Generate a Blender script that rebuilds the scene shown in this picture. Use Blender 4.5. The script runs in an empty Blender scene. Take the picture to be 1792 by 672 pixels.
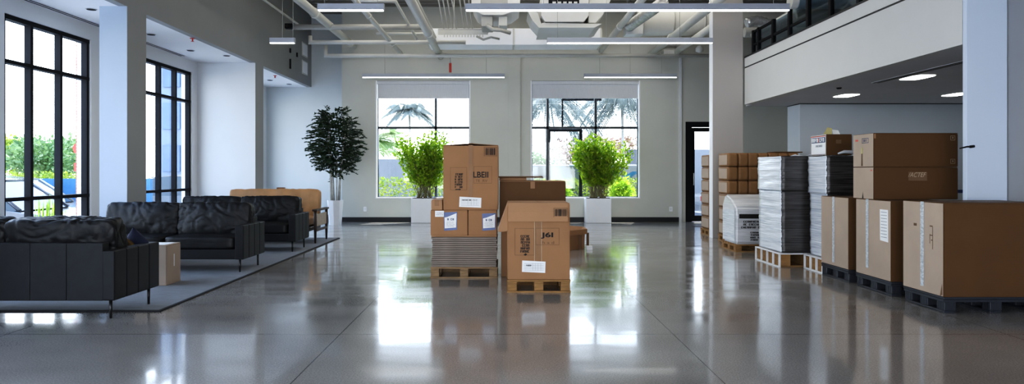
import bpy, bmesh, math, random
from mathutils import Vector, Matrix, noise

random.seed(7)
SC = bpy.context.scene
COL = SC.collection
PI = math.pi
CAMZ = 1.3
FPX = 1194.667

# ------------------------------------------------------------------ materials
MATS = {}


def lnk(nt, a, b):
    nt.links.new(a, b)


def mat(name, col, rough=.5, var=.08, scale=6., bump=0., bscale=60., metal=0., stretch=(1, 1, 1), spec=.5,
        coat=0., emit=0., col2=None, bstretch=None, sheen=0., rvar=0., trans=0.):
    if name in MATS:
        return MATS[name]
    m = bpy.data.materials.new(name)
    m.use_nodes = True
    nt = m.node_tree
    b = nt.nodes['Principled BSDF']
    tc = nt.nodes.new('ShaderNodeTexCoord')
    mp = nt.nodes.new('ShaderNodeMapping')
    mp.inputs['Scale'].default_value = stretch
    lnk(nt, tc.outputs['Object'], mp.inputs['Vector'])
    n = nt.nodes.new('ShaderNodeTexNoise')
    n.inputs['Scale'].default_value = scale
    n.inputs['Detail'].default_value = 4
    lnk(nt, mp.outputs['Vector'], n.inputs['Vector'])
    r = nt.nodes.new('ShaderNodeValToRGB')
    r.color_ramp.elements[0].position = .3
    r.color_ramp.elements[1].position = .7
    c2 = col2 or tuple(min(1, c * (1 + var)) for c in col)
    c1 = col if col2 else tuple(c * (1 - var) for c in col)
    r.color_ramp.elements[0].color = (*c1, 1)
    r.color_ramp.elements[1].color = (*c2, 1)
    lnk(nt, n.outputs['Fac'], r.inputs['Fac'])
    lnk(nt, r.outputs['Color'], b.inputs['Base Color'])
    b.inputs['Roughness'].default_value = rough
    b.inputs['Metallic'].default_value = metal
    b.inputs['Specular IOR Level'].default_value = spec
    b.inputs['Coat Weight'].default_value = coat
    b.inputs['Sheen Weight'].default_value = sheen
    if rvar:
        mr = nt.nodes.new('ShaderNodeMapRange')
        mr.inputs['To Min'].default_value = max(0.02, rough - rvar)
        mr.inputs['To Max'].default_value = rough + rvar
        lnk(nt, n.outputs['Fac'], mr.inputs['Value'])
        lnk(nt, mr.outputs['Result'], b.inputs['Roughness'])
    if emit:
        b.inputs['Emission Color'].default_value = (*col, 1)
        b.inputs['Emission Strength'].default_value = emit
    if bump:
        n2 = nt.nodes.new('ShaderNodeTexNoise')
        n2.inputs['Scale'].default_value = bscale
        n2.inputs['Detail'].default_value = 3
        mp2 = nt.nodes.new('ShaderNodeMapping')
        mp2.inputs['Scale'].default_value = bstretch or stretch
        lnk(nt, tc.outputs['Object'], mp2.inputs['Vector'])
        lnk(nt, mp2.outputs['Vector'], n2.inputs['Vector'])
        bp = nt.nodes.new('ShaderNodeBump')
        bp.inputs['Strength'].default_value = bump
        bp.inputs['Distance'].default_value = .02
        lnk(nt, n2.outputs['Fac'], bp.inputs['Height'])
        lnk(nt, bp.outputs['Normal'], b.inputs['Normal'])
    if trans:
        # thin leaf or paper: part of the light passes through
        tr = nt.nodes.new('ShaderNodeBsdfTranslucent')
        lnk(nt, r.outputs['Color'], tr.inputs['Color'])
        mx = nt.nodes.new('ShaderNodeMixShader')
        mx.inputs['Fac'].default_value = trans
        out = nt.nodes['Material Output']
        lnk(nt, b.outputs['BSDF'], mx.inputs[1])
        lnk(nt, tr.outputs['BSDF'], mx.inputs[2])
        lnk(nt, mx.outputs['Shader'], out.inputs['Surface'])
    MATS[name] = m
    return m


def glass_mat(name, tint=(.93, .96, .97), refl=1.0, rough=0.):
    m = bpy.data.materials.new(name)
    m.use_nodes = True
    nt = m.node_tree
    nt.nodes.remove(nt.nodes['Principled BSDF'])
    out = nt.nodes['Material Output']
    t = nt.nodes.new('ShaderNodeBsdfTransparent')
    n = nt.nodes.new('ShaderNodeTexNoise')
    n.inputs['Scale'].default_value = .7
    r = nt.nodes.new('ShaderNodeValToRGB')
    r.color_ramp.elements[0].color = (*[c * .97 for c in tint], 1)
    r.color_ramp.elements[1].color = (*tint, 1)
    lnk(nt, n.outputs['Fac'], r.inputs['Fac'])
    lnk(nt, r.outputs['Color'], t.inputs['Color'])
    g = nt.nodes.new('ShaderNodeBsdfGlossy')
    g.inputs['Roughness'].default_value = rough
    f = nt.nodes.new('ShaderNodeLayerWeight')
    f.inputs['Blend'].default_value = .5
    pw = nt.nodes.new('ShaderNodeMath')
    pw.operation = 'POWER'
    pw.inputs[1].default_value = 5
    lnk(nt, f.outputs['Facing'], pw.inputs[0])
    mu = nt.nodes.new('ShaderNodeMath')
    mu.operation = 'MULTIPLY_ADD'
    mu.inputs[1].default_value = .5 * refl
    mu.inputs[2].default_value = .03 * refl
    lnk(nt, pw.outputs[0], mu.inputs[0])
    mx = nt.nodes.new('ShaderNodeMixShader')
    lnk(nt, mu.outputs[0], mx.inputs['Fac'])
    lnk(nt, t.outputs['BSDF'], mx.inputs[1])
    lnk(nt, g.outputs['BSDF'], mx.inputs[2])
    lnk(nt, mx.outputs['Shader'], out.inputs['Surface'])
    MATS[name] = m
    return m


def emit_mat(name, col, s):
    m = bpy.data.materials.new(name)
    m.use_nodes = True
    nt = m.node_tree
    b = nt.nodes['Principled BSDF']
    n = nt.nodes.new('ShaderNodeTexNoise')
    r = nt.nodes.new('ShaderNodeValToRGB')
    r.color_ramp.elements[0].color = (*[c * .95 for c in col], 1)
    r.color_ramp.elements[1].color = (*col, 1)
    lnk(nt, n.outputs['Fac'], r.inputs['Fac'])
    lnk(nt, r.outputs['Color'], b.inputs['Emission Color'])
    b.inputs['Emission Strength'].default_value = s
    b.inputs['Base Color'].default_value = (*col, 1)
    MATS[name] = m
    return m


def floor_mat():
    m = bpy.data.materials.new('polished_concrete')
    m.use_nodes = True
    nt = m.node_tree
    b = nt.nodes['Principled BSDF']
    tc = nt.nodes.new('ShaderNodeTexCoord')

    def noi(scale, det, st=(1, 1, 1)):
        mp = nt.nodes.new('ShaderNodeMapping')
        mp.inputs['Scale'].default_value = st
        lnk(nt, tc.outputs['Object'], mp.inputs['Vector'])
        n = nt.nodes.new('ShaderNodeTexNoise')
        n.inputs['Scale'].default_value = scale
        n.inputs['Detail'].default_value = det
        lnk(nt, mp.outputs['Vector'], n.inputs['Vector'])
        return n

    def ramp(n, a, ca, bb, cb):
        r = nt.nodes.new('ShaderNodeValToRGB')
        r.color_ramp.elements[0].position = a
        r.color_ramp.elements[0].color = (*ca, 1)
        r.color_ramp.elements[1].position = bb
        r.color_ramp.elements[1].color = (*cb, 1)
        lnk(nt, n.outputs['Fac'], r.inputs['Fac'])
        return r
    big = noi(.9, 6)
    r1 = ramp(big, .3, (.285, .272, .258), .7, (.37, .355, .338))
    fine = noi(90, 3)
    r2 = ramp(fine, .35, (.78, .78, .78), .65, (1.1, 1.1, 1.1))
    mx = nt.nodes.new('ShaderNodeMix')
    mx.data_type = 'RGBA'
    mx.blend_type = 'MULTIPLY'
    mx.inputs['Factor'].default_value = 1
    lnk(nt, r1.outputs['Color'], mx.inputs['A'])
    lnk(nt, r2.outputs['Color'], mx.inputs['B'])
    # saw-cut joints: distance to the nearest joint line
    sep = nt.nodes.new('ShaderNodeSeparateXYZ')
    lnk(nt, tc.outputs['Object'], sep.inputs[0])
    prev = None
    for axis, pos in (('X', -1.30), ('X', 1.36), ('X', 4.02), ('X', -3.96), ('Y', 5.45), ('Y', 10.6), ('Y', 15.2)):
        s = nt.nodes.new('ShaderNodeMath')
        s.operation = 'COMPARE'
        s.inputs[1].default_value = pos
        s.inputs[2].default_value = .0035 if axis == 'X' else .005
        lnk(nt, sep.outputs[axis], s.inputs[0])
        if prev is None:
            prev = s
        else:
            a = nt.nodes.new('ShaderNodeMath')
            a.operation = 'MAXIMUM'
            lnk(nt, prev.outputs[0], a.inputs[0])
            lnk(nt, s.outputs[0], a.inputs[1])
            prev = a
    mj = nt.nodes.new('ShaderNodeMix')
    mj.data_type = 'RGBA'
    mj.inputs['B'].default_value = (.05, .047, .044, 1)
    lnk(nt, prev.outputs[0], mj.inputs['Factor'])
    lnk(nt, mx.outputs['Result'], mj.inputs['A'])
    lnk(nt, mj.outputs['Result'], b.inputs['Base Color'])
    wav = noi(1.6, 5, (.3, 1.8, 1))
    mr = nt.nodes.new('ShaderNodeMapRange')
    mr.inputs['From Min'].default_value = .3
    mr.inputs['From Max'].default_value = .7
    mr.inputs['To Min'].default_value = .08
    mr.inputs['To Max'].default_value = .22
    lnk(nt, wav.outputs['Fac'], mr.inputs['Value'])
    lnk(nt, mr.outputs['Result'], b.inputs['Roughness'])
    b.inputs['Specular IOR Level'].default_value = .62
    b.inputs['Coat Weight'].default_value = .35
    b.inputs['Coat Roughness'].default_value = .05
    und = noi(.8, 2, (1, 2.2, 1))
    bp = nt.nodes.new('ShaderNodeBump')
    bp.inputs['Strength'].default_value = .05
    bp.inputs['Distance'].default_value = .05
    lnk(nt, und.outputs['Fac'], bp.inputs['Height'])
    lnk(nt, bp.outputs['Normal'], b.inputs['Normal'])
    lnk(nt, bp.outputs['Normal'], b.inputs['Coat Normal'])
    return m


def brick_mat():
    m = bpy.data.materials.new('brick')
    m.use_nodes = True
    nt = m.node_tree
    b = nt.nodes['Principled BSDF']
    tc = nt.nodes.new('ShaderNodeTexCoord')
    mp = nt.nodes.new('ShaderNodeMapping')
    mp.inputs['Rotation'].default_value = (PI / 2, 0, 0)
    lnk(nt, tc.outputs['Object'], mp.inputs['Vector'])
    t = nt.nodes.new('ShaderNodeTexBrick')
    t.inputs['Color1'].default_value = (.22, .10, .06, 1)
    t.inputs['Color2'].default_value = (.28, .15, .10, 1)
    t.inputs['Mortar'].default_value = (.3, .28, .26, 1)
    t.inputs['Scale'].default_value = 5
    lnk(nt, mp.outputs['Vector'], t.inputs['Vector'])
    lnk(nt, t.outputs['Color'], b.inputs['Base Color'])
    b.inputs['Roughness'].default_value = .9
    return m


WHITE = mat('wall_paint_white', (.66, .68, .70), .55, .015, 2, bump=.02, bscale=150)
GREY = mat('wall_paint_shaded', (.30, .305, .30), .6, .02, 2, bump=.02, bscale=150)  # grey stands in for shade on faces turned from the windows
GREEN = mat('wall_paint_sage', (.54, .545, .505), .6, .02, 2, bump=.02, bscale=150)
PIERP = mat('pier_paint_skylit', (.42, .49, .60), .55, .015, 2, bump=.02, bscale=150)  # blue of the skylight is mixed into this colour
TAUPE = mat('column_paint', (.44, .42, .40), .55, .015, 2, bump=.02, bscale=150)
SOFFIT = mat('soffit_dark', (.60, .60, .62), .7, .03, 2)
SOFFITW = mat('soffit_white', (.82, .83, .86), .6, .01, 2)
DECK = mat('deck_paint', (.26, .25, .23), .7, .05, 2)
BLACKF = mat('black_aluminium', (.009, .010, .013), .6, .1, 20, spec=.15)
BASEB = mat('baseboard_black', (.012, .013, .016), .5, .1, 8)
PIPEW = mat('pipe_paint', (.60, .60, .57), .4, .03, 4)
PIPEG = mat('pipe_grey', (.42, .42, .40), .45, .04, 4)
GALV = mat('galvanised_steel', (.55, .56, .56), .35, .12, 5, metal=.7)
FLEX = mat('foil_flex_duct', (.6, .61, .62), .28, .2, 14, metal=.6, bump=.6, bscale=25)
DUCTW = mat('duct_white', (.86, .88, .92), .5, .02, 3)
HOUS = mat('pendant_housing', (.40, .425, .48), .45, .03, 4)
DIFF = emit_mat('led_diffuser', (1, .985, .95), 5)
LEDW = emit_mat('led_recess', (1, .98, .94), 12)
GLASS = glass_mat('window_glass')
GLASSB = glass_mat('balustrade_glass', (.62, .72, .78), 1.6)
LEATHER = mat('black_leather', (.008, .0085, .010), .45, .25, 5, bump=.35, bscale=9, spec=.3)
LEATHERD = mat('black_leather_panel', (.010, .011, .014), .5, .15, 12, bump=.05, bscale=120, spec=.28)
TAN = mat('tan_leather', (.40, .23, .105), .42, .18, 4, bump=.5, bscale=5, bstretch=(2.6, 1, .35))
WOODD = mat('dark_stained_wood', (.045, .028, .02), .4, .3, 6, stretch=(8, 1, 1))
CANE = mat('pale_side_panel', (.42, .36, .29), .6, .1, 20)
LEGM = mat('black_metal_leg', (.01, .01, .012), .35, .1, 9)
RUGM = mat('rug_weave', (.175, .19, .215), .95, .15, 5, bump=.5, bscale=160, sheen=.2, stretch=(1, 5, 1))
RUGB = mat('rug_edge', (.02, .022, .028), .9, .1, 9)
CARD = mat('cardboard', (.330, .180, .088), .75, .06, 3, bump=.05, bscale=40, bstretch=(.2, .2, 3))
CARDF = mat('cardboard_flap', (.37, .215, .115), .75, .05, 3, bump=.04, bscale=40)
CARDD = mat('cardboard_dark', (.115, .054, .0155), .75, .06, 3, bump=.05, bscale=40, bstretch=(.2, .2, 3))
CARDIN = mat('cardboard_mid', (.19, .115, .065), .8, .06, 3)  # mid brown for tray posts, torn corner and printed patch
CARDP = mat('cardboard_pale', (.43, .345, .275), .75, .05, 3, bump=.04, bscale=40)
KRAFT = mat('kraft_paper', (.25, .135, .055), .6, .12, 5, bump=.4, bscale=7)
SHEETM = mat('grey_board_sheet', (.24, .20, .17), .8, .3, 20, stretch=(.3, .3, 12))
TAPE = mat('brown_tape', (.27, .145, .068), .5, .06, 9, spec=.4)
TAPEC = mat('clear_tape', (.52, .55, .58), .18, .25, 30, spec=.8, stretch=(1, 1, 2))
PAPER = mat('paper_label', (.80, .81, .82), .6, .03, 9)
BLUEP = mat('blue_pouch', (.035, .07, .20), .3, .25, 9)
INK = mat('black_ink', (.012, .011, .010), .7, .1, 9)
INKF = mat('faded_ink', (.13, .075, .04), .7, .1, 9)
INKG = mat('grey_print', (.30, .31, .33), .7, .1, 9)
INKR = mat('red_print', (.55, .12, .09), .7, .1, 9)
INKN = mat('navy_print', (.05, .07, .14), .6, .1, 9)
INKL = mat('light_print', (.50, .40, .28), .7, .1, 9)
PALW = mat('pallet_wood', (.30, .17, .065), .75, .22, 4, stretch=(2, 10, 10), bump=.2, bscale=30)
PALW2 = mat('pallet_wood_grey', (.27, .18, .10), .8, .25, 4, stretch=(2, 10, 10), bump=.2, bscale=30)
PALB = mat('pallet_black_plastic', (.030, .034, .045), .42, .1, 9)
PALWH = mat('pallet_white_plastic', (.74, .75, .76), .45, .05, 9)
CERAM = mat('planter_white', (.80, .82, .85), .4, .02, 4)
SOILM = mat('soil', (.03, .02, .014), .95, .3, 30, bump=.5, bscale=50)
LEAFD = mat('leaf_dark', (.022, .05, .02), .4, .5, 9, trans=.18)
LEAFG = mat('leaf_fresh', (.08, .26, .015), .5, .5, 9, col2=(.62, .74, .07), trans=.55)
LEAFH = mat('leaf_hedge', (.10, .20, .03), .5, .5, 3, col2=(.36, .40, .05), trans=.45)
LEAFP = mat('leaf_palm', (.085, .10, .085), .5, .3, 3, col2=(.15, .165, .14), trans=.3)
LEAFP2 = mat('leaf_palm_lime', (.10, .17, .03), .5, .3, 3, col2=(.18, .24, .07), trans=.35)
LEAFT = mat('leaf_tree', (.06, .13, .05), .5, .4, 2, col2=(.18, .27, .10), trans=.4)
BLOOM = mat('leaf_blossom', (.26, .11, .10), .5, .4, 2, col2=(.18, .18, .07), trans=.4)
BARK = mat('bark', (.16, .13, .10), .8, .3, 12)
STEMG = mat('stem_pale', (.42, .40, .36), .7, .2, 12)
BLIND = mat('roller_blind', (.60, .61, .64), .8, .03, 60, stretch=(1, 1, .1))
ASPH = mat('asphalt', (.42, .42, .43), .9, .2, 20)
STUCCO = mat('stucco_white', (.17, .175, .19), .9, .04, 5)
BLUEW = mat('blue_paint', (.03, .12, .26), .6, .1, 5)
BLDG = mat('building_panel', (.10, .13, .19), .7, .05, 3)
BWIN = mat('building_window', (.03, .07, .15), .15, .2, 2)
BRICK = brick_mat()
CARWH = mat('car_white', (.15, .155, .165), .2, .03, 3, coat=.8)
CARSI = mat('car_silver', (.06, .066, .078), .25, .05, 3, metal=.4, coat=.8)
CARBL = mat('car_blue', (.03, .055, .10), .22, .05, 3, metal=.3, coat=.8)
CARGL = mat('car_glass', (.02, .03, .04), .05, .1, 3)
TYRE = mat('tyre', (.012, .012, .012), .8, .1, 9)
REDL = mat('tail_light', (.40, .01, .01), .2, .1, 9)
REDP = mat('red_plastic', (.55, .05, .03), .4, .1, 9)
MUST = mat('mustard_weave', (.36, .20, .03), .8, .1, 40, col2=(.06, .05, .05))
NAVY = mat('navy_cloth', (.016, .022, .06), .8, .2, 9)
BLUEC = mat('blue_patterned_cloth', (.10, .17, .30), .8, .1, 40, col2=(.5, .55, .6))
BLUELINE = mat('blue_line', (.02, .05, .17), .5, .1, 9)
PLASTY = mat('yellow_paper', (.62, .56, .28), .6, .1, 9, trans=.3)


def wrap_mat(name, c1, c2, rough, zs=55, coat=.6, spec=.9):
    """Stretch film: fine horizontal streaks, crinkled and glossy."""
    m = bpy.data.materials.new(name)
    m.use_nodes = True
    nt = m.node_tree
    b = nt.nodes['Principled BSDF']
    tc = nt.nodes.new('ShaderNodeTexCoord')
    mp = nt.nodes.new('ShaderNodeMapping')
    mp.inputs['Scale'].default_value = (1.1, 1.1, zs)
    mp.inputs['Rotation'].default_value = (.03, .02, 0)
    lnk(nt, tc.outputs['Object'], mp.inputs['Vector'])
    n = nt.nodes.new('ShaderNodeTexNoise')
    n.inputs['Scale'].default_value = 1.6
    n.inputs['Detail'].default_value = 6
    n.inputs['Distortion'].default_value = .6
    lnk(nt, mp.outputs['Vector'], n.inputs['Vector'])
    r = nt.nodes.new('ShaderNodeValToRGB')
    r.color_ramp.elements[0].position = .36
    r.color_ramp.elements[1].position = .66
    r.color_ramp.elements[0].color = (*c1, 1)
    r.color_ramp.elements[1].color = (*c2, 1)
    lnk(nt, n.outputs['Fac'], r.inputs['Fac'])
    lnk(nt, r.outputs['Color'], b.inputs['Base Color'])
    b.inputs['Roughness'].default_value = rough
    b.inputs['Specular IOR Level'].default_value = spec
    b.inputs['Coat Weight'].default_value = coat
    b.inputs['Coat Roughness'].default_value = .12
    bp = nt.nodes.new('ShaderNodeBump')
    bp.inputs['Strength'].default_value = .4
    bp.inputs['Distance'].default_value = .012
    lnk(nt, n.outputs['Fac'], bp.inputs['Height'])
    lnk(nt, bp.outputs['Normal'], b.inputs['Normal'])
    lnk(nt, bp.outputs['Normal'], b.inputs['Coat Normal'])
    MATS[name] = m
    return m


WRAPW = wrap_mat('stretch_wrap_lit', (.50, .55, .63), (.88, .91, .96), .3)  # lit copy of the film, for sides facing the windows
WRAPG = wrap_mat('stretch_wrap_shaded', (.022, .020, .020), (.085, .08, .08), .25, 55, .15, .5)  # shaded copy of the same film, for the fronts
WRAPS = wrap_mat('stretch_wrap_white', (.55, .57, .60), (.74, .75, .78), .35, 20)

# ------------------------------------------------------------------ geometry helpers


class MB:
    """Collects shapes into one mesh."""

    def __init__(s):
        s.b = bmesh.new()

    def box(s, x0, x1, y0, y1, z0, z1, mtx=None):
        vs = [s.b.verts.new(p) for p in ((x0, y0, z0), (x1, y0, z0), (x1, y1, z0), (x0, y1, z0),
                                         (x0, y0, z1), (x1, y0, z1), (x1, y1, z1), (x0, y1, z1))]
        for f in ((3, 2, 1, 0), (4, 5, 6, 7), (0, 1, 5, 4), (1, 2, 6, 5), (2, 3, 7, 6), (3, 0, 4, 7)):
            s.b.faces.new([vs[i] for i in f])
        if mtx:
            for v in vs:
                v.co = mtx @ v.co
        return s

    def quad(s, *pts):
        s.b.faces.new([s.b.verts.new(p) for p in pts])
        return s

    def tube(s, pts, r, n=10, cap=True):
        """Round tube through points; r is one radius or one per point."""
        pts = [Vector(p) for p in pts]
        rs = r if isinstance(r, (list, tuple)) else [r] * len(pts)
        rings = []
        up = None
        for i, p in enumerate(pts):
            if i == 0:
                d = pts[1] - p
            elif i == len(pts) - 1:
                d = p - pts[i - 1]
            else:
                d = (pts[i + 1] - p).normalized() + (p - pts[i - 1]).normalized()
            d.normalize()
            if up is None:
                up = Vector((0, 0, 1)) if abs(d.z) < .9 else Vector((1, 0, 0))
            a = d.cross(up)
            if a.length < 1e-4:
                a = d.cross(Vector((0, 1, 0)))
            a.normalize()
            c = a.cross(d).normalized()
            up = c
            k = 1.0
            if 0 < i < len(pts) - 1:
                cosang = (pts[i + 1] - p).normalized().dot((p - pts[i - 1]).normalized())
                k = 1 / max(.5, math.sqrt(max(.01, (1 + cosang) / 2)))
            rings.append([s.b.verts.new(p + (a * math.cos(t) + c * math.sin(t)) * rs[i] * (k if len(pts) < 4 else 1))
                          for t in (2 * PI * j / n for j in range(n))])
        for a, c in zip(rings, rings[1:]):
            for j in range(n):
                f = s.b.faces.new((a[j], a[(j + 1) % n], c[(j + 1) % n], c[j]))
                f.smooth = True
        if cap:
            s.b.faces.new(rings[0][::-1])
            s.b.faces.new(rings[-1])
        return s

    def lathe(s, prof, n=24, cx=0, cy=0, sx=1, sy=1):
        rings = []
        for (r, z) in prof:
            rings.append([s.b.verts.new((cx + sx * r * math.cos(2 * PI * j / n), cy + sy * r * math.sin(2 * PI * j / n), z)) for j in range(n)])
        for a, c in zip(rings, rings[1:]):
            for j in range(n):
                f = s.b.faces.new((a[j], a[(j + 1) % n], c[(j + 1) % n], c[j]))
                f.smooth = n > 12
        s.b.faces.new(rings[0][::-1])
        s.b.faces.new(rings[-1])
        return s

    def prism(s, poly, y0, y1):
        """Polygon in XZ extruded along Y."""
        a = [s.b.verts.new((x, y0, z)) for x, z in poly]
        c = [s.b.verts.new((x, y1, z)) for x, z in poly]
        n = len(poly)
        s.b.faces.new(a)
        s.b.faces.new(c[::-1])
        for i in range(n):
            s.b.faces.new((a[i], c[i], c[(i + 1) % n], a[(i + 1) % n]))
        return s

    def bevel(s, w, seg=2):
        bmesh.ops.bevel(s.b, geom=list(s.b.edges), offset=w, segments=seg, profile=.6, affect='EDGES', clamp_overlap=True)
        return s

    def xf(s, m):
        bmesh.ops.transform(s.b, matrix=m, verts=list(s.b.verts))
        return s

    def build(s, name, m, parent=None, smooth=False, loc=None):
        bmesh.ops.recalc_face_normals(s.b, faces=list(s.b.faces))
        me = bpy.data.meshes.new(name)
        s.b.to_mesh(me)
        s.b.free()
        if smooth:
            for p in me.polygons:
                p.use_smooth = True
        me.materials.append(m)
        o = bpy.data.objects.new(name, me)
        COL.objects.link(o)
        if parent:
            o.parent = parent
        if loc:
            o.location = loc
        return o


def tag(o, label, cat, group=None, kind=None):
    o['label'] = label
    o['category'] = cat
    if group:
        o['group'] = group
    if kind:
        o['kind'] = kind
    return o


def thing(name, label, cat, loc=(0, 0, 0), rz=0, group=None, kind=None):
    o = bpy.data.objects.new(name, None)
    o.empty_display_size = .1
    COL.objects.link(o)
    o.location = loc
    o.rotation_euler = (0, 0, rz)
    return tag(o, label, cat, group, kind)


def struct(name, mb, m, parent=None):
    o = mb.build(name, m, parent)
    if not parent:
        o['kind'] = 'structure'
    return o


def sempty(name, loc=(0, 0, 0)):
    o = bpy.data.objects.new(name, None)
    COL.objects.link(o)
    o.location = loc
    o['kind'] = 'structure'
    return o


def dup(root, loc, rz, label, group=None):
    r = root.copy()
    COL.objects.link(r)
    r.location = loc
    r.rotation_euler = (0, 0, rz)
    r['label'] = label
    if group:
        r['group'] = group
    for ch in list(root.children):
        c = ch.copy()
        COL.objects.link(c)
        c.parent = r
        for g in list(ch.children):
            d = g.copy()
            COL.objects.link(d)
            d.parent = c
    return r


def grid_wall(mb, along, a0, a1, z0, z1, t0, t1, holes):
    """Wall slab with rectangular holes; along='x' or 'y', t0..t1 its thickness span."""
    xs = sorted({a0, a1, *[h[0] for h in holes], *[h[1] for h in holes]})
    zs = sorted({z0, z1, *[h[2] for h in holes], *[h[3] for h in holes]})
    for xa, xb in zip(xs, xs[1:]):
        for za, zb in zip(zs, zs[1:]):
            cx, cz = (xa + xb) / 2, (za + zb) / 2
            if any(h[0] < cx < h[1] and h[2] < cz < h[3] for h in holes):
                continue
            if along == 'x':
                mb.box(xa, xb, t0, t1, za, zb)
            else:
                mb.box(t0, t1, xa, xb, za, zb)
    return mb


def cushion(name, w, d, h, m, parent, mtx, puff=.25, wr=.012, seed=0, freq=5., exps=5., cuts=18, stretch=(1, 1, 1)):
    """A soft padded block: rounded, sagging a little, with creases."""
    b = bmesh.new()
    bmesh.ops.create_cube(b, size=2)
    bmesh.ops.subdivide_edges(b, edges=list(b.edges), cuts=cuts, use_grid_fill=True)
    for v in b.verts:
        x, y, z = v.co
        p = exps
        L = (abs(x) ** p + abs(y) ** p + abs(z) ** p) ** (1 / p)
        q = Vector((x / L, y / L, z / L))
        e = (1 - q.x ** 2) * (1 - q.z ** 2) if d < h else (1 - q.x ** 2) * (1 - q.y ** 2)
        s = Vector((q.x * w / 2, q.y * d / 2, q.z * h / 2))
        if d < h:
            s.y += math.copysign(puff * d * .5 * max(0, e), q.y) * (1 if abs(q.y) > .3 else 0)
        else:
            s.z += math.copysign(puff * h * .5 * max(0, e), q.z) * (1 if abs(q.z) > .3 else 0)
        nv = Vector((s.x * freq * stretch[0] + seed * 3.1, s.y * freq * stretch[1], s.z * freq * stretch[2] - seed))
        wz = noise.noise(nv * .35 + Vector((5, 5, 5)))
        nv = nv + Vector((wz, wz, -wz)) * 1.6
        k = noise.noise(nv * .5) * .7 + (max(0, 1 - abs(noise.noise(nv)) * 4.5)) * -.75 + (max(0, 1 - abs(noise.noise(nv * 1.7 + Vector((9, 0, 3)))) * 5)) * -.4
        dirn = q.normalized()
        s += dirn * k * wr
        v.co = mtx @ s
    for f in b.faces:
        f.smooth = True
    me = bpy.data.meshes.new(name)
    b.to_mesh(me)
    b.free()
    me.materials.append(m)
    o = bpy.data.objects.new(name, me)
    COL.objects.link(o)
    if parent:
        o.parent = parent
    return o


T = Matrix.Translation


def RX(a):
    return Matrix.Rotation(a, 4, 'X')


def RY(a):
    return Matrix.Rotation(a, 4, 'Y')


def RZ(a):
    return Matrix.Rotation(a, 4, 'Z')


# faces of a carton (local origin: centre of base): matrix maps (u, v, n) to local
def face_front(w, d):
    return Matrix(((1, 0, 0, -w / 2), (0, 0, -1, -d / 2), (0, 1, 0, 0), (0, 0, 0, 1)))


def face_left(w, d):
    return Matrix(((0, 0, -1, -w / 2), (-1, 0, 0, d / 2), (0, 1, 0, 0), (0, 0, 0, 1)))


def face_right(w, d):
    return Matrix(((0, 0, 1, w / 2), (1, 0, 0, -d / 2), (0, 1, 0, 0), (0, 0, 0, 1)))


def decal(name, F, rects, m, parent, off=.003, label=None):
    mb = MB()
    for r in rects:
        if len(r) == 4 and not isinstance(r[0], (tuple, list)):
            u0, u1, v0, v1 = r
            pts = ((u0, v0), (u1, v0), (u1, v1), (u0, v1))
        else:
            pts = r
        mb.quad(*[F @ Vector((u, v, off)) for u, v in pts])
    o = mb.build(name, m, parent)
    if label:
        o['label'] = label
    return o


def frame_rects(u0, u1, v0, v1, t=.004):
    return [(u0, u1, v0, v0 + t), (u0, u1, v1 - t, v1), (u0, u0 + t, v0, v1), (u1 - t, u1, v0, v1)]


def text(name, s, F, u0, u1, v0, v1, m, parent, off=.0045, shear=0., rot=0, bold=0.0):
    cu = bpy.data.curves.new('lettering_curve', 'FONT')
    cu.body = s
    cu.size = 1
    cu.shear = shear
    cu.offset = bold
    tmp = bpy.data.objects.new('lettering_curve', cu)
    COL.objects.link(tmp)
    dg = bpy.context.evaluated_depsgraph_get()
    me = bpy.data.meshes.new_from_object(tmp.evaluated_get(dg))
    bpy.data.objects.remove(tmp)
    bpy.data.curves.remove(cu)
    if rot:
        me.transform(RZ(rot))
    xs = [v.co.x for v in me.vertices]
    ys = [v.co.y for v in me.vertices]
    ax, bx, ay, by = min(xs), max(xs), min(ys), max(ys)
    for v in me.vertices:
        p = Vector((u0 + (v.co.x - ax) / (bx - ax) * (u1 - u0), v0 + (v.co.y - ay) / (by - ay) * (v1 - v0), off))
        v.co = F @ p
    me.materials.clear()
    me.materials.append(m)
    me.name = name
    o = bpy.data.objects.new(name, me)
    COL.objects.link(o)
    o.parent = parent
    return o


def scribble(name, F, u0, u1, v0, v1, rows, m, parent, seed=0, fill=.62, off=.0045, cell=None, ragged=.1):
    """Rows of stencil-like strokes for print too blurred to read."""
    rnd = random.Random(seed)
    mb = MB()
    rh = (v1 - v0) / rows
    for i in range(rows):
        vb = v0 + i * rh
        h = rh * fill
        cw = cell or h * .75
        u = u0 + rnd.random() * ragged * (u1 - u0)
        ue = u1 - rnd.random() * ragged * (u1 - u0)
        while u + cw * .8 < ue:
            if rnd.random() < .12:
                u += cw
                continue
            t = cw * .34
            k = rnd.randrange(4)
            segs = [(u, u + t, vb, vb + h)]
            if k in (0, 2):
                segs.append((u + cw * .55, u + cw * .55 + t, vb, vb + h))
            if k in (0, 1, 3):
                segs.append((u, u + cw * .75, vb + h * .78, vb + h))
            if k in (1, 2):
                segs.append((u, u + cw * .75, vb + h * .38, vb + h * .6))
            if k in (3,):
                segs.append((u, u + cw * .75, vb, vb + h * .22))
            for n_, (a, b, c, d) in enumerate(segs):
                o_ = off + n_ * .0002
                mb.quad(*[F @ Vector((x, y, o_)) for x, y in ((a, c), (b, c), (b, d), (a, d))])
            u += cw
    return mb.build(name, m, parent)


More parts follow.
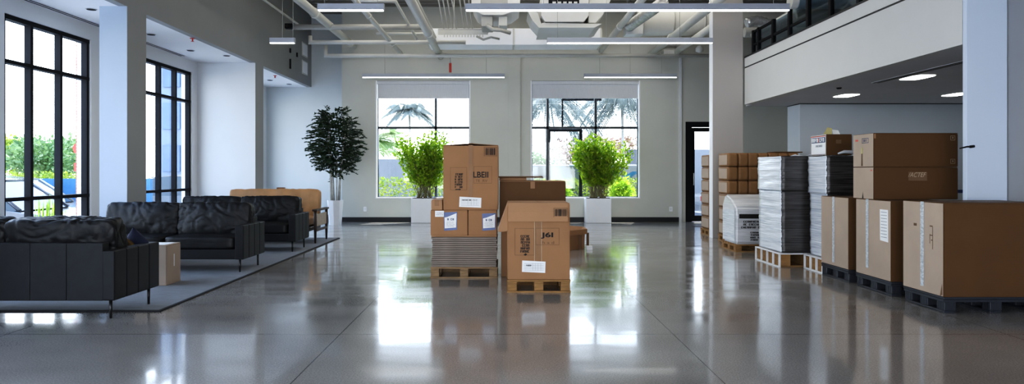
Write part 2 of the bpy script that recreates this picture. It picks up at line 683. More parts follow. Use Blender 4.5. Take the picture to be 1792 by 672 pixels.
def barcode(F, u0, u1, v0, v1, m, parent, seed=1):
    rnd = random.Random(seed)
    u = u0
    rects = []
    while u < u1:
        w = (u1 - u0) * rnd.choice((.035, .06, .09))
        rects.append((u, min(u + w, u1), v0, v1))
        u += w + (u1 - u0) * rnd.choice((.03, .05, .06))
    rects += frame_rects(u0 - .012, u1 + .012, v0 - .012, v1 + .012, .0025)
    return decal('barcode', F, rects, m, parent, .0045)


def carton(label, loc, w, d, h, m=CARD, rz=0, name='cardboard_box', group=None, tape=None, tape_face='front', flap_m=None, lift=0., tapelen=.45, cat='box', mbevel=.006):
    """Carton: bulging body, two top flaps meeting in a seam, tape over the seam."""
    t = thing(name, label, cat, loc, rz, group)
    b = bmesh.new()
    bmesh.ops.create_cube(b, size=1)
    bmesh.ops.scale(b, vec=(w, d, h - .006), verts=b.verts)
    bmesh.ops.bevel(b, geom=list(b.edges), offset=mbevel, segments=2, affect='EDGES')
    bmesh.ops.subdivide_edges(b, edges=[e for e in b.edges if e.calc_length() > .1], cuts=5, use_grid_fill=True)
    for v in b.verts:
        x, y, z = v.co.x / (w / 2), v.co.y / (d / 2), v.co.z / (h / 2)
        k = noise.noise(Vector((v.co.x * 3 + loc[0] * 7, v.co.y * 3 + loc[1] * 3, v.co.z * 3 + loc[2] * 5))) * .003
        v.co.y += (1 if y > 0 else -1) * (max(0, (1 - x * x) * (1 - z * z)) * .0025 + k * (1 - x * x) * .3) * (abs(y) > .9)
        v.co.x += (1 if x > 0 else -1) * (max(0, (1 - y * y) * (1 - z * z)) * .0025) * (abs(x) > .9)
        v.co.z += (h - .006) / 2
    me = bpy.data.meshes.new('body')
    b.to_mesh(me)
    b.free()
    me.materials.append(m)
    o = bpy.data.objects.new('body', me)
    COL.objects.link(o)
    o.parent = t
    # top flaps (seam runs front to back or side to side)
    fm = flap_m or m
    for sgn in (-1, 1):
        mb = MB()
        if tape_face == 'front':
            xa, xb = (-w / 2 + .002, -.002) if sgn < 0 else (.002, w / 2 - .002)
            za = h - .005
            pts = [(xa, za), (xb, za + (lift if sgn < 0 else 0)), (xb, za + .006 + (lift if sgn < 0 else 0)), (xa, za + .006)] if sgn < 0 else \
                  [(xa, za + lift), (xb, za), (xb, za + .006), (xa, za + .006 + lift)]
            mb.prism(pts, -d / 2 + .002, d / 2 - .002)
        else:
            ya, yb = (-d / 2 + .002, -.002) if sgn < 0 else (.002, d / 2 - .002)
            mb.box(-w / 2 + .002, w / 2 - .002, ya, yb, h - .005, h + .001)
        mb.build('flap', fm, t)
    if tape:
        tw = .055
        mb = MB()
        if tape_face == 'front':
            mb.quad((-tw / 2, -d / 2 - .0032, h * (1 - tapelen)), (tw / 2, -d / 2 - .0032, h * (1 - tapelen)), (tw / 2, -d / 2 - .0032, h + .002), (-tw / 2, -d / 2 - .0032, h + .002))
            mb.quad((-tw / 2, -d / 2 - .0032, h + .002 + lift), (tw / 2, -d / 2 - .0032, h + .002 + lift), (tw / 2, d / 2, h + .002 + lift), (-tw / 2, d / 2, h + .002 + lift))
        else:
            x = -w / 2 - .0034
            mb.quad((x, -tw / 2, h * (1 - tapelen)), (x, tw / 2, h * (1 - tapelen)), (x, tw / 2, h + .002), (x, -tw / 2, h + .002))
            mb.quad((x, -tw / 2, h + .002), (x, tw / 2, h + .002), (w / 2, tw / 2, h + .002), (w / 2, -tw / 2, h + .002))
        mb.build('tape', tape, t)
    return t


def pallet_wood(label, loc, w, d, h=.135, m=PALW):
    t = thing('wooden_pallet', label, 'pallet', loc)
    n = 6
    for i in range(n):
        bw = d / n * .82
        y = -d / 2 + bw / 2 + i * (d - bw) / (n - 1)
        MB().box(-w / 2, w / 2, y - bw / 2, y + bw / 2, h - .02, h).bevel(.002, 1).build('deck_board', m, t)
    for x in (-w / 2 + .055, 0, w / 2 - .055):
        MB().box(x - .05, x + .05, -d / 2, d / 2, h - .038, h - .021).build('stringer', m, t)
        MB().box(x - .055, x + .055, -d / 2, d / 2, 0, .018).build('skid', m, t)
        for y in (-d / 2 + .055, 0, d / 2 - .055):
            MB().box(x - .05, x + .05, y - .05, y + .05, .0185, h - .0385).bevel(.003, 1).build('block', m, t)
    MB().box(-w / 2, w / 2, -d / 2 - .012, -d / 2 - .001, 0, .018).build('front_skid', m, t)
    MB().box(-w / 2 + .11, w / 2 - .11, .13, .15, .0, h - .04).build('light_stop_board', m, t)  # added board that stops light showing through the pallet
    return t


def pallet_plastic(label, loc, w, d, h=.15, m=PALB):
    t = thing('plastic_pallet', label, 'pallet', loc)
    mb = MB()
    mb.box(-w / 2, w / 2, -d / 2, d / 2, h - .022, h)
    mb.bevel(.006, 2)
    for s in (-1, 1):
        mb.box(-w / 2 + .006, w / 2 - .006, s * (d / 2 - .012) - .01, s * (d / 2 - .012) + .01, h - .045, h - .023)
        mb.box(s * (w / 2 - .012) - .01, s * (w / 2 - .012) + .01, -d / 2 + .006, d / 2 - .006, h - .045, h - .023)
    mb.build('deck', m, t)
    for x in (-w / 2 + .065, 0, w / 2 - .065):
        MB().box(x - .055, x + .055, -d / 2 + .01, d / 2 - .01, 0, .022).bevel(.005, 1).build('runner', m, t)
        for y in (-d / 2 + .065, 0, d / 2 - .065):
            mb = MB().box(x - .055, x + .055, y - .055, y + .055, .0225, h - .0455).bevel(.008, 2)
            for k in (-1, 0, 1):   # ribs on the outer faces
                mb.box(x - .0575, x - .0545, y + k * .035 - .006, y + k * .035 + .006, .03, h - .05)
                mb.box(x + k * .035 - .006, x + k * .035 + .006, y - .0575, y - .0545, .03, h - .05)
            mb.build('foot', m, t)
    return t


def pallet_cage(label, loc, w, d, h=.20, npost=5):
    t = thing('plastic_pallet', label, 'pallet', loc)
    MB().box(-w / 2, w / 2, -d / 2, d / 2, h - .016, h).bevel(.004, 1).build('deck', PALWH, t)
    for s in (-1, 1):
        MB().box(s * (w / 2 - .014) - .012, s * (w / 2 - .014) + .012, -d / 2, d / 2, 0, .016).build('rail', PALWH, t)
        for i in range(npost):
            y = -d / 2 + .012 + (d - .024) * i / (npost - 1)
            MB().box(s * (w / 2 - .014) - .012, s * (w / 2 - .014) + .012, y - .011, y + .011, .0165, h - .0165).build('post', PALWH, t)
    for x in (-w / 2 + .10, 0, w / 2 - .10):
        MB().box(x - .07, x + .07, -d / 2 + .03, d / 2 - .03, .02, h - .018).build('block', PALW, t)['label'] = 'wooden block'
    MB().box(-w / 2 + .04, w / 2 - .04, -d / 2 + .05, d / 2 - .05, .001, .019).build('bottom_board', PALW, t)['label'] = 'wooden bottom board'
    return t


def leaf(mb, p, d, up, L, W, bend=.15):
    d = d.normalized()
    a = d.cross(up)
    if a.length < 1e-3:
        a = d.cross(Vector((1, 0, 0)))
    a.normalize()
    n = a.cross(d)
    b = mb.b
    v = [b.verts.new(p), b.verts.new(p + d * L * .45 + a * W / 2 - n * bend * L * .2), b.verts.new(p + d * L - n * bend * L), b.verts.new(p + d * L * .45 - a * W / 2 - n * bend * L * .2)]
    b.faces.new(v)


def rdir(rnd):
    while True:
        v = Vector((rnd.uniform(-1, 1), rnd.uniform(-1, 1), rnd.uniform(-1, 1)))
        if .05 < v.length < 1:
            return v.normalized()


def blob_leaves(mb, c, r, n, L, W, seed, shell=.55, droop=0., upb=.2):
    rnd = random.Random(seed)
    c = Vector(c)
    for _ in range(n):
        v = rdir(rnd)
        k = shell + (1 - shell) * rnd.random()
        k *= .8 + .35 * noise.noise(v * 2.3 + Vector((seed, 0, 0)))
        p = c + Vector((v.x * r[0], v.y * r[1], v.z * r[2])) * k
        d = (v * .6 + rdir(rnd) * .8 + Vector((0, 0, upb - droop)))
        s = rnd.uniform(.7, 1.25)
        leaf(mb, p, d, rdir(rnd), L * s, W * s)


# ------------------------------------------------------------------ camera
cam = bpy.data.cameras.new('camera')
cam.lens = 24
cam.sensor_width = 36
cam.sensor_fit = 'HORIZONTAL'
cam.shift_x = 16 / 1792
cam.shift_y = -36 / 1792
cam.clip_end = 300
camo = bpy.data.objects.new('camera', cam)
camo.location = (0, 0, CAMZ)
camo.rotation_euler = (PI / 2, 0, 0)
COL.objects.link(camo)
SC.camera = camo

# ------------------------------------------------------------------ room shell
struct('floor', MB().box(-6.7, 9.3, -5, 17.88, -.12, 0).box(-6.7, -4.0, 17.88, 18.9, -.12, 0), floor_mat())
BW = 17.6          # back wall plane
H = 5.6
LX = -5.23         # colonnade face
WX = -6.46         # window wall face
AH = 3.60          # alcove ceiling height
W1 = (-3.26, -.855, .62, 3.64)
W2 = (.737, 3.52, .62, 3.64)
DR = (4.71, 5.75, 0, 2.58)
mb = grid_wall(MB(), 'x', -4.15, 9.3, 0, H, BW, BW + .28, [W1, W2, DR])
struct('wall_back', mb, GREEN)
mb = MB().box(.14, .45, BW - .06, BW, 0, H)
struct('trim_1', mb, GREEN)                     # pilaster between the windows
struct('trim_2', MB().box(4.535, 4.60, BW - .05, BW, 0, H), WHITE)
# nook wall behind the potted tree
struct('wall_nook', MB().box(-6.7, -4.0, 18.65, 18.9, 0, H).box(-4.15, -4.0, BW + .281, 18.65, 0, H), mat('nook_paint', (.60, .63, .64), .55, .015, 2))
# colonnade: header with piers
mb = MB()
mb.box(LX - .12, LX, -4, 18.65, AH, H)
mb.box(-5.615, LX, 9.51, 10.01, 0, AH)
mb.box(-5.615, LX, 4.5, 5.0, 0, AH)
mb.box(-5.615, LX, -.5, 0.0, 0, AH)
struct('wall_left', mb, GREY)
struct('trim_3', MB().box(-5.615, LX - .001, 9.50, 9.51, 0, H), PIERP)    # first pier's front: cool skylight painted in as a bluish tone
struct('wall_partition', MB().box(WX, LX - .003, 14.43, 14.91, 0, AH - .001), WHITE)
struct('trim_4', MB().box(LX - .003, LX, 14.43, 14.91, 0, AH), GREY)  # end of the white partition, its shade painted grey
struct('ceiling_alcove', MB().box(WX, LX - .121, -4, 18.65, AH, AH + .12), SOFFITW)
# window wall
LW = [(-3.2, -.6), (.3, 3.9), (5.2, 8.5), (8.85, 10.71), (12.32, 14.19), (15.3, 18.2)]
ZS, ZH = .14, 3.36
mb = grid_wall(MB(), 'y', -4, 18.65, 0, AH, WX - .22, WX, [(a, b, ZS, ZH) for a, b in LW])
struct('wall_far_left', mb, mat('wall_paint_window', (.72, .73, .74), .55, .01, 2))

# right side: columns, mezzanine, walls
struct('column', MB().box(4.09, 4.68, 13.3, 13.52, 0, H).bevel(.004, 1), TAUPE)
struct('trim_5', MB().box(4.084, 4.09, 13.31, 13.51, 0, H), mat('column_edge_lit', (.86, .88, .92), .5, .01, 2))  # column's left side, whitened to paint in the window light
struct('column.001', MB().box(4.70, 5.115, 6.92, 6.98, 0, H).bevel(.004, 1), mat('column_cool', (.58, .65, .77), .55, .01, 2))
struct('wall_right', MB().box(5.12, 5.3, -4, 7.33, 0, H), mat('right_wall_grey', (.30, .305, .315), .6, .02, 2))
MZ = 4.70
mb = MB()
mb.box(MZ, MZ + .15, 6.985, 13.27, 2.60, 3.30)
mb.box(MZ + .012, MZ + .15, 6.985, 13.27, 3.30, 3.325)
mb.box(MZ, MZ + .15, 6.985, 13.27, 3.325, 3.50)
mb.box(MZ + .15, MZ + .151, 6.985, 13.27, 2.60, 3.50)
struct('wall_mezzanine', mb, mat('fascia_paint', (.60, .60, .585), .55, .015, 2))
struct('trim_6', MB().box(MZ + .004, MZ + .011, 6.985, 13.26, 3.300, 3.325), BASEB)
struct('trim_7', MB().box(MZ - .004, MZ + .155, 6.985, 13.28, 3.50, 3.53), BASEB)
mb = MB().box(MZ + .151, 9.3, 6.985, 13.62, 2.60, 2.75)
struct('ceiling_mezzanine', mb, SOFFIT)
struct('wall_under_mezzanine', MB().box(5.68, 9.3, 13.05, 13.62, 0, 2.585), mat('mezz_wall_cool', (.52, .56, .60), .55, .015, 2))
struct('trim_8', MB().box(5.67, 9.3, 13.04, 13.62, 2.585, 2.60), BASEB)
struct('trim_9', MB().box(5.69, 9.3, 13.04, 13.05, .89, .95), BLUELINE)
struct('wall_far_right', MB().box(9.3, 9.45, 7.0, BW + .28, 0, H), WHITE)
struct('wall_store', MB().box(5.3, 9.3, 7.15, 7.33, 0, H), WHITE)
mb = grid_wall(MB(), 'x', -6.7, 9.3, 0, H, -4.2, -4.0, [(-5.8, -1.2, .3, 3.6), (-.6, 4.2, .3, 3.0)])  # unseen wall behind the camera, added to cut sky fill
struct('wall_front', mb, WHITE)
# roof deck with ribs
mb = MB().box(-5.4, 9.3, -4, BW + .28, H, H + .2).box(-5.4, -4.0, BW + .28, 18.9, H, H + .2)
y = -3.8
while y < BW:
    mb.box(-5.2, 9.3, y, y + .12, H - .06, H)
    y += .3
struct('ceiling', mb, DECK)
# baseboards
struct('baseboard_back', MB().box(-4.15, 4.535, BW - .02, BW, 0, .12), BASEB)
struct('baseboard_nook', MB().box(-6.4, -4.15, 18.635, 18.65, 0, .12), BASEB)


def storefront(name, x, ys, zlist, proj, m=BLACKF, dec=None):
    """Aluminium window in the side wall (plane X=x), mullions at ys, rails at zlist."""
    e = sempty(name, (x, (ys[0] + ys[-1]) / 2, zlist[0]))
    oy, oz = e.location.y, e.location.z
    mb = MB()
    for i, yv in enumerate(ys):
        w = .028
        a, b = yv - w, yv + w
        if i == 0:
            a, b = yv, yv + .06
        if i == len(ys) - 1:
            a, b = yv - .06, yv
        mb.box(-.07, .02, a - oy, b - oy, 0, zlist[-1] - oz)
    for i, z in enumerate(zlist):
        a, b = z - .025, z + .025
        if i == 0:
            a, b = z, z + .06
        if i == len(zlist) - 1:
            a, b = z - .06, z
        mb.box(-.09, .025, ys[0] - oy, ys[-1] - oy, a - oz, b - oz)
    mb.build('window_frame', m, e)
    for ya, yb in zip(ys, ys[1:]):
        for za, zb in zip(zlist, zlist[1:]):
            MB().box(-.045, -.039, ya - oy + .01, yb - oy - .01, za - oz + .01, zb - oz - .01).build('pane', GLASS, e)
    return e


for i, (a, b) in enumerate(LW):
    n = 3 if b - a < 2 else 4
    storefront('window_%d' % (i + 1), WX - .05, [a + (b - a) * k / n for k in range(n + 1)] if i != 3 else [8.85, 9.41, 10.04, 10.71], [ZS, .927, 2.747, ZH], .1)


def back_window(name, rect, vx, extra=None):
    x0, x1, z0, z1 = rect
    e = sempty(name, ((x0 + x1) / 2, BW + .16, z0))
    ox, oz = e.location.x, z0
    mb = MB()
    mb.box(x0 - ox, x0 - ox + .03, -.04, .04, 0, z1 - z0)
    mb.box(x1 - ox - .03, x1 - ox, -.04, .04, 0, z1 - z0)
    mb.box(x0 - ox, x1 - ox, -.04, .04, 0, .03)
    mb.box(x0 - ox, x1 - ox, -.04, .04, z1 - z0 - .03, z1 - z0)
    for v in vx:
        mb.box(v - ox - .03, v - ox + .03, -.05, .05, 0, z1 - z0)
    mb.box(x0 - ox, x1 - ox, -.05, .05, 2.434 - oz - .03, 2.434 - oz + .03)
    mb.build('window_frame', mat('window_bronze', (.035, .045, .055), .4, .1, 9), e)
    xs = [x0] + list(vx) + [x1]
    for a, b in zip(xs, xs[1:]):
        for za, zb in ((z0, 2.434), (2.434, z1)):
            MB().box(a - ox + .01, b - ox - .01, -.004, .004, za - oz + .01, zb - oz - .01).build('pane', GLASS, e)
    # roller blind, part way down
    bl = sempty(name.replace('window', 'trim_blind'), ((x0 + x1) / 2, BW + .05, z1))
    w = (x1 - x0) / 2 - .012
    tag(bl, 'pale grey roller blind at the top of the %s back window' % ('left' if x0 < 0 else 'right'), 'blind')
    bl.name = 'roller_blind'
    bl['kind'] = 'thing'
    MB().box(-w, w, -.035, .035, -.09, -.002).bevel(.01, 2).build('cassette', BLIND, bl)
    MB().box(-w + .01, w - .01, -.006, .0, -.43, -.09).build('fabric', BLIND, bl)
    MB().box(-w + .01, w - .01, -.014, .008, -.455, -.43).bevel(.005, 2).build('bottom_bar', BLIND, bl)
    return e


e1 = back_window('window_7', W1, [(763 - 880) * (BW + .16) / FPX])
# open top-hung sash in the first window
e2 = back_window('window_8', W2, [(958 - 880) * (BW + .16) / FPX, (1042 - 880) * (BW + .16) / FPX])
# faint shop lettering on the glass of the first window
F = Matrix(((1, 0, 0, W1[0] - (W1[0] + W1[1]) / 2), (0, 0, -1, -.006), (0, 1, 0, -.62), (0, 0, 0, 1)))
gp = [c for c in e1.children if c.name.startswith('pane')][2]
text('lettering', 'B', F, 1.70, 1.79, 2.14, 2.27, INKG, gp)
text('lettering', 'a l p e m e', F, 1.76, 2.30, 1.98, 2.10, INKG, gp)
# outer door frame standing just outside the second window
dfm = thing('entrance_frame', 'dark metal entrance frame standing outside the right back window', 'door frame', (2.02 - .42, BW + .75, -.1))
mb = MB()
mb.box(-.45, -.33, -.05, .05, 0, 2.47)
mb.box(.45, .53, -.05, .05, 0, 2.47)
mb.box(-.45, .53, -.05, .05, 2.47, 2.57)
mb.box(-.02, .02, -.03, .03, 2.57, 3.35)
mb.box(-.02, 1.05, -.03, .03, 3.30, 3.36)
mb.build('frame', BLACKF, dfm)
MB().box(-.33, .45, -.004, .004, .02, 2.46).build('pane', GLASS, dfm)

# white reveal edges round the back windows
for k, r in enumerate((W1, W2)):
    mb = MB()
    mb.box(r[0] - .02, r[0] + .012, BW - .004, BW + .1, r[2] - .02, r[3])
    mb.box(r[1] - .012, r[1] + .02, BW - .004, BW + .1, r[2] - .02, r[3])
    mb.box(r[0], r[1], BW - .012, BW + .1, r[2] - .02, r[2] + .012)
    struct('trim_%d' % (10 + k), mb, SOFFITW)

# door in the back wall
d = sempty('door_1', (5.23, BW + .08, 0))
mb = MB()
mb.box(-.52, -.36, -.09, .06, 0, 2.58)
mb.box(.36, .52, -.09, .06, 0, 2.58)
mb.box(-.36, .36, -.09, .06, 2.44, 2.58)
mb.build('door_frame', BLACKF, d)
mb = MB()
mb.box(-.355, -.27, -.03, .03, .01, 2.43)
mb.box(.27, .355, -.03, .03, .01, 2.43)
mb.box(-.27, .27, -.03, .03, 2.33, 2.43)
mb.box(-.27, .27, -.03, .03, .01, .16)
mb.build('door_leaf', BLACKF, d)
MB().box(-.27, .27, -.004, .004, .16, 2.33).build('pane', GLASS, d)
MB().tube([(-.31, -.03, .95), (-.31, -.08, .95), (-.31, -.08, 1.25), (-.31, -.03, 1.25)], .012).build('door_handle', GALV, d)

# wall details: access panels and junction boxes on the header, outlets, thermostat
mb = MB().box(0, .008, 0, .55, 0, .32)
for yy, zz, lab in ((17.75, 4.32, 'upper white access panel in the left header wall'), (17.75, 3.85, 'lower white access panel in the left header wall')):
    t = thing('access_panel', lab, 'panel', (LX + .001, yy, zz), 0, 'access panels on the header')
    MB().box(0, .012, 0, .5, 0, .36).build('frame', GREEN, t)
    MB().box(.0125, .016, .03, .47, .03, .33).build('door', SOFFITW, t)
for n_, (yy, zz, hh) in enumerate(((16.75, 3.82, .24), (16.75, 4.21, .11), (17.3, 4.20, .11))):
    o = MB().box(0, .03, -.03, .03, 0, hh).bevel(.008, 2).build('wall_sensor', BLACKF, None, loc=(LX + .001, yy, zz))
    tag(o, ['tall black sensor low on the header wall below the short pendant', 'small black sensor just above the tall one on the header wall', 'black sensor beside the access panel on the header wall'][n_], 'sensor', 'black wall sensors')
for n_, (x, z) in enumerate(((-3.55, .33), (4.33, .33))):
    t = thing('wall_outlet', ['white wall outlet near the floor beside the potted tree', 'white wall outlet near the floor between right window and door'][n_], 'outlet', (x, BW - .001, z), 0, 'wall outlets')
    MB().box(-.04, .04, -.008, 0, -.06, .06).bevel(.003, 1).build('plate', SOFFITW, t)
    MB().box(-.018, .018, -.011, -.0085, -.035, .035).build('socket', WHITE, t)
# small black lever arm at the right column
t = thing('lever_arm', 'small black lever arm sticking out from the right white column', 'lever', (4.72, 7.075, 1.55))
MB().tube([(.01, -.157, .0), (-.03, -.18, .0), (-.10, -.17, -.018)], [.009, .008, .006]).build('arm', BLACKF, t)
MB().tube([(.055, -.155, .005), (.01, -.165, .0)], .014).build('grip', BLACKF, t)

# ------------------------------------------------------------------ alcove ceiling fittings
dl = None
for n_, (x, y, lab) in enumerate(((-5.83, 9.67, 'dark recessed downlight above the nearest tall left window'), (-5.90, 11.45, 'dark recessed downlight left of the red sprinkler in the middle alcove'),
                                  (-5.93, 12.96, 'dark recessed downlight right of the red sprinkler in the middle alcove'), (-5.48, 13.54, 'dark recessed downlight nearest the partition in the middle alcove'),
                                  (-5.87, 17.2, 'dark recessed downlight below the red sprinkler in the far alcove'), (-5.62, 17.96, 'dark recessed downlight at the far end of the far alcove'))):
    t = thing('downlight', lab, 'downlight', (x, y, AH), 0, 'recessed downlights in the alcove ceiling')
    MB().lathe([(.075, -.006), (.06, -.008), (.075, -.001)], 20).build('trim_ring', SOFFITW, t)
    MB().lathe([(.062, -.010), (.062, -.006)], 20).build('baffle', BLACKF, t)
for n_, (x, y, lab) in enumerate(((-5.36, 11.79, 'red sprinkler head in the middle alcove ceiling'), (-5.46, 16.36, 'red sprinkler head in the far alcove ceiling'))):
    t = thing('sprinkler', lab, 'sprinkler', (x, y, AH), 0, 'alcove sprinklers')
    MB().lathe([(.045, -.008), (.04, -.001)], 16).build('escutcheon', REDP, t)
    MB().lathe([(.012, -.06), (.03, -.055), (.012, -.05), (.012, -.009)], 12).build('head', REDP, t)
for a, b, lab in ((8.0, 10.85, 'long linear slot diffuser above the nearest left window'), (10.95, 13.6, 'linear slot diffuser above the window in the middle alcove')):
    t = thing('slot_diffuser', lab, 'air vent', (-6.36, (a + b) / 2, AH), 0, 'slot diffusers')
    h_ = (b - a) / 2
    MB().box(-.06, .06, -h_, h_, -.006, 0).build('plate', SOFFITW, t)
    for k in (-.03, .03):
        MB().box(k - .012, k + .012, -h_ + .03, h_ - .03, -.009, -.0065).build('slot', BLACKF, t)

# mezzanine soffit fittings
SZ = 2.60
for (px, py, lab, ln) in ((1605, 135, 'largest bright recessed light in the dark mezzanine soffit', .26), (1481, 167, 'small bright recessed light at the far end of the mezzanine soffit', .26),
                          (1674, 165, 'bright recessed light cut off by the right white column', .26)):
    Y = (SZ - CAMZ) * FPX / (300 - py)
    X = (px - 880) * Y / FPX
    t = thing('recessed_light', lab, 'light', (X, Y, SZ), 0, 'recessed lights under the mezzanine')
    n = 20
    prof = []
    for j in range(n):
        a = 2 * PI * j / n
        prof.append((.15 * math.copysign(abs(math.cos(a)) ** .5, math.cos(a)), ln * math.copysign(abs(math.sin(a)) ** .5, math.sin(a))))
    b_ = MB()
    b_.quad(*[(x * 1.06, y * 1.03, -.004) for x, y in prof])
    b_.build('bezel', SOFFITW, t)
    b_ = MB()
    b_.quad(*[(x * .94, y * .96, -.008) for x, y in prof])
    b_.build('lens', LEDW, t)
t = thing('slot_diffuser', 'dark slot diffuser in the mezzanine soffit along the fascia', 'air vent', (5.45, 9.0, SZ), 0, 'slot diffusers')
MB().box(-.055, .055, -1.3, 1.0, -.006, 0).build('plate', SOFFIT, t)
for k in (-.03, .03):
    MB().box(k - .012, k + .012, -1.28, .98, -.009, -.0065).build('slot', BLACKF, t)
o = MB().lathe([(.03, -.02), (.04, -.004), (.04, 0)], 14).build('soffit_sprinkler', BLACKF, None, loc=(5.22, 10.6, SZ))
tag(o, 'tiny dark sprinkler cap in the mezzanine soffit', 'sprinkler')

# glass balustrade above the fascia
bal = thing('glass_balustrade', 'black framed glass balustrade on top of the mezzanine fascia', 'balustrade', (4.86, 10.3, 3.53))
ys = [13.22, 12.95, 12.25, 11.55, 10.85, 10.1, 9.3, 8.5, 7.75, 7.05]
for yv in ys:
    MB().box(-.03, .03, yv - .035 - 10.3, yv + .035 - 10.3, 0, .50 if yv > 11.8 else 1.1).build('post', BLACKF, bal)
for z, ya, yb in ((.47, 13.22, 12.25), (.22, 13.22, 10.85), (.62, 11.55, 10.85), (1.08, 11.55, 7.05)):
    MB().box(-.02, .02, yb - 10.3, ya - 10.3, z - .02, z + .02).build('rail', BLACKF, bal)
for ya, yb in zip(ys, ys[1:]):
    MB().box(-.005, .005, yb + .04 - 10.3, ya - .04 - 10.3, .01, .46 if ya > 12 else 1.06).build('pane', GLASSB, bal)

# ------------------------------------------------------------------ pendants
ZL = 3.60


def pendant(label, x0, x1, Y, cables, h=.105, slope=0.):
    L = x1 - x0
    t = thing('linear_pendant', label, 'pendant light', ((x0 + x1) / 2, Y, ZL), 0, 'linear pendant lights')
    MB().box(-L / 2, L / 2, -.035, .035, .018, h).bevel(.003, 1).build('housing', HOUS, t)
    for s in (-1, 1):
        MB().box(s * (L / 2 + .003) - .003, s * (L / 2 + .003) + .003, -.036, .036, .001, h + .001).build('end_cap', HOUS, t)
    MB().box(-L / 2 + .005, L / 2 - .005, -.03, .03, .004, .0175).build('diffuser', DIFF, t)
    for c in cables:
        MB().tube([(c, 0, h), (c, 0, H - ZL)], .004, 6).build('cable', PIPEG, t)
    return t


pendant('short white pendant light at upper left in front of the pipes', -2.65, -1.71, 9.8, (-.38, .38))
pendant('longest linear pendant light crossing the top of the room', -.53, 4.10, 9.8, (-2.1, -1.2, 0, 1.2, 2.1))
pendant('tiny pendant light beside the left header wall', -4.19, -3.75, 12.3, (0, .19))
pendant('linear pendant light running into the middle column', .80, 3.77, 12.3, (-1.3, -.42, .9))
pendant('pendant light hanging above the left back window', -3.45, .04, 16.8, (-1.2, 1.3))
pendant('pendant light hanging above the right back window', 2.0, 4.27, 16.8, (-.75, .0, .77))

# ------------------------------------------------------------------ ceiling services


def pipe(label, pts, r, m=PIPEW, name='ceiling_pipe', group='ceiling pipes', cat='pipe', couplings=(), flange=False):
    base = Vector(pts[0])
    t = thing(name, label, cat, base, 0, group)
    P = [Vector(p) - base for p in pts]
    MB().tube(P, r, 14).build('run', m, t)
    for c in couplings:
        a, b = P[0], P[-1]
        d = (b - a).normalized()
        q = a.lerp(b, c)
        MB().tube([q - d * .05, q + d * .05], r * 1.25, 14).build('coupling', m, t)
    return t


def along(px, py, z, y0, y1):
    """A pipe parallel to the room's length that passes pixel (px,py) at height z."""
    X = (px - 880) * (z - CAMZ) / (300 - py)
    return [(X, y0, z), (X, y1, z)]


pipe('thin pale pipe hugging the left header wall', along(525, 45, 4.62, 3, 15.4), .025, couplings=(.6,))
pipe('thick white pipe descending from the top left towards the back wall', along(615, 77, 4.5, 3, 17.4), .085, couplings=(.75, .97))
pipe('white pipe right of the upper left short pendant', along(690, 80, 4.3, 3, 17.5), .05, couplings=(.7, .9))
pipe('thickest white pipe left of the conduit bundle', along(772, 100, 4.25, 3, 17.5), .085, couplings=(.8,))
pipe('slim pipe running alongside the thickest white pipe', along(770, 82, 4.42, 3, 17.4), .035)
pipe('thin bent white pipe near the upper short pendant', [(-2.75, 13.0, 4.55), (-2.05, 13.0, 4.55), (-2.05, 16.6, 4.45)], .028)
pipe('white pipe right of the ceiling cassette', along(1055, 84, 4.4, 3, 17.5), .07, couplings=(.8,))
pipe('thick white pipe ending near the right cross pipe', along(1140, 94, 4.3, 3, 17.5), .08, couplings=(.85,))
pipe('white pipe next to the middle column', along(1222, 64, 4.28, 13.6, 17.0), .08)
pipe('upper white cross pipe with an elbow at its left end', [(-4.4, 15.6, 4.40), (-4.4, 15.6, 4.25), (-.85, 15.6, 4.25)], .045, couplings=(.5,))
pipe('longest white cross pipe low in front of the back wall', [(-4.33, 16.7, 4.38), (-4.33, 16.7, 4.13), (5.6, 16.7, 4.13)], .045)
pipe('grey cross pipe behind the upper left pendant', [(-4.70, 14.9, 4.45), (-1.6, 14.9, 4.45)], .06, PIPEG)
pipe('slim cross pipe behind the thick white pipes', [(-3.0, 16.2, 4.57), (-.6, 16.2, 4.57)], .03)
t = thing('sprinkler_valve', 'black valve fitting at the left end of the grey cross pipe', 'valve', (-4.62, 14.82, 4.45))
MB().box(-.10, .06, -.06, .06, -.055, .055).bevel(.012, 2).build('body', BLACKF, t)
MB().tube([(-.05, -.06, 0), (-.05, -.10, 0)], .03, 12).build('cap', LEGM, t)
t = thing('fire_strobe', 'red fire strobe hanging above the left back window', 'fire alarm', (-1.30, 16.9, 3.86))
MB().box(-.03, .03, -.03, .03, -.11, .12).bevel(.008, 2).build('housing', REDP, t)
MB().tube([(0, 0, .12), (0, 0, .30)], .012, 8).build('stem', GALV, t)
MB().tube([(0, 0, .30), (-.25, 0, .36), (-.45, 0, .46)], .03, 8).build('elbow', PIPEW, t)
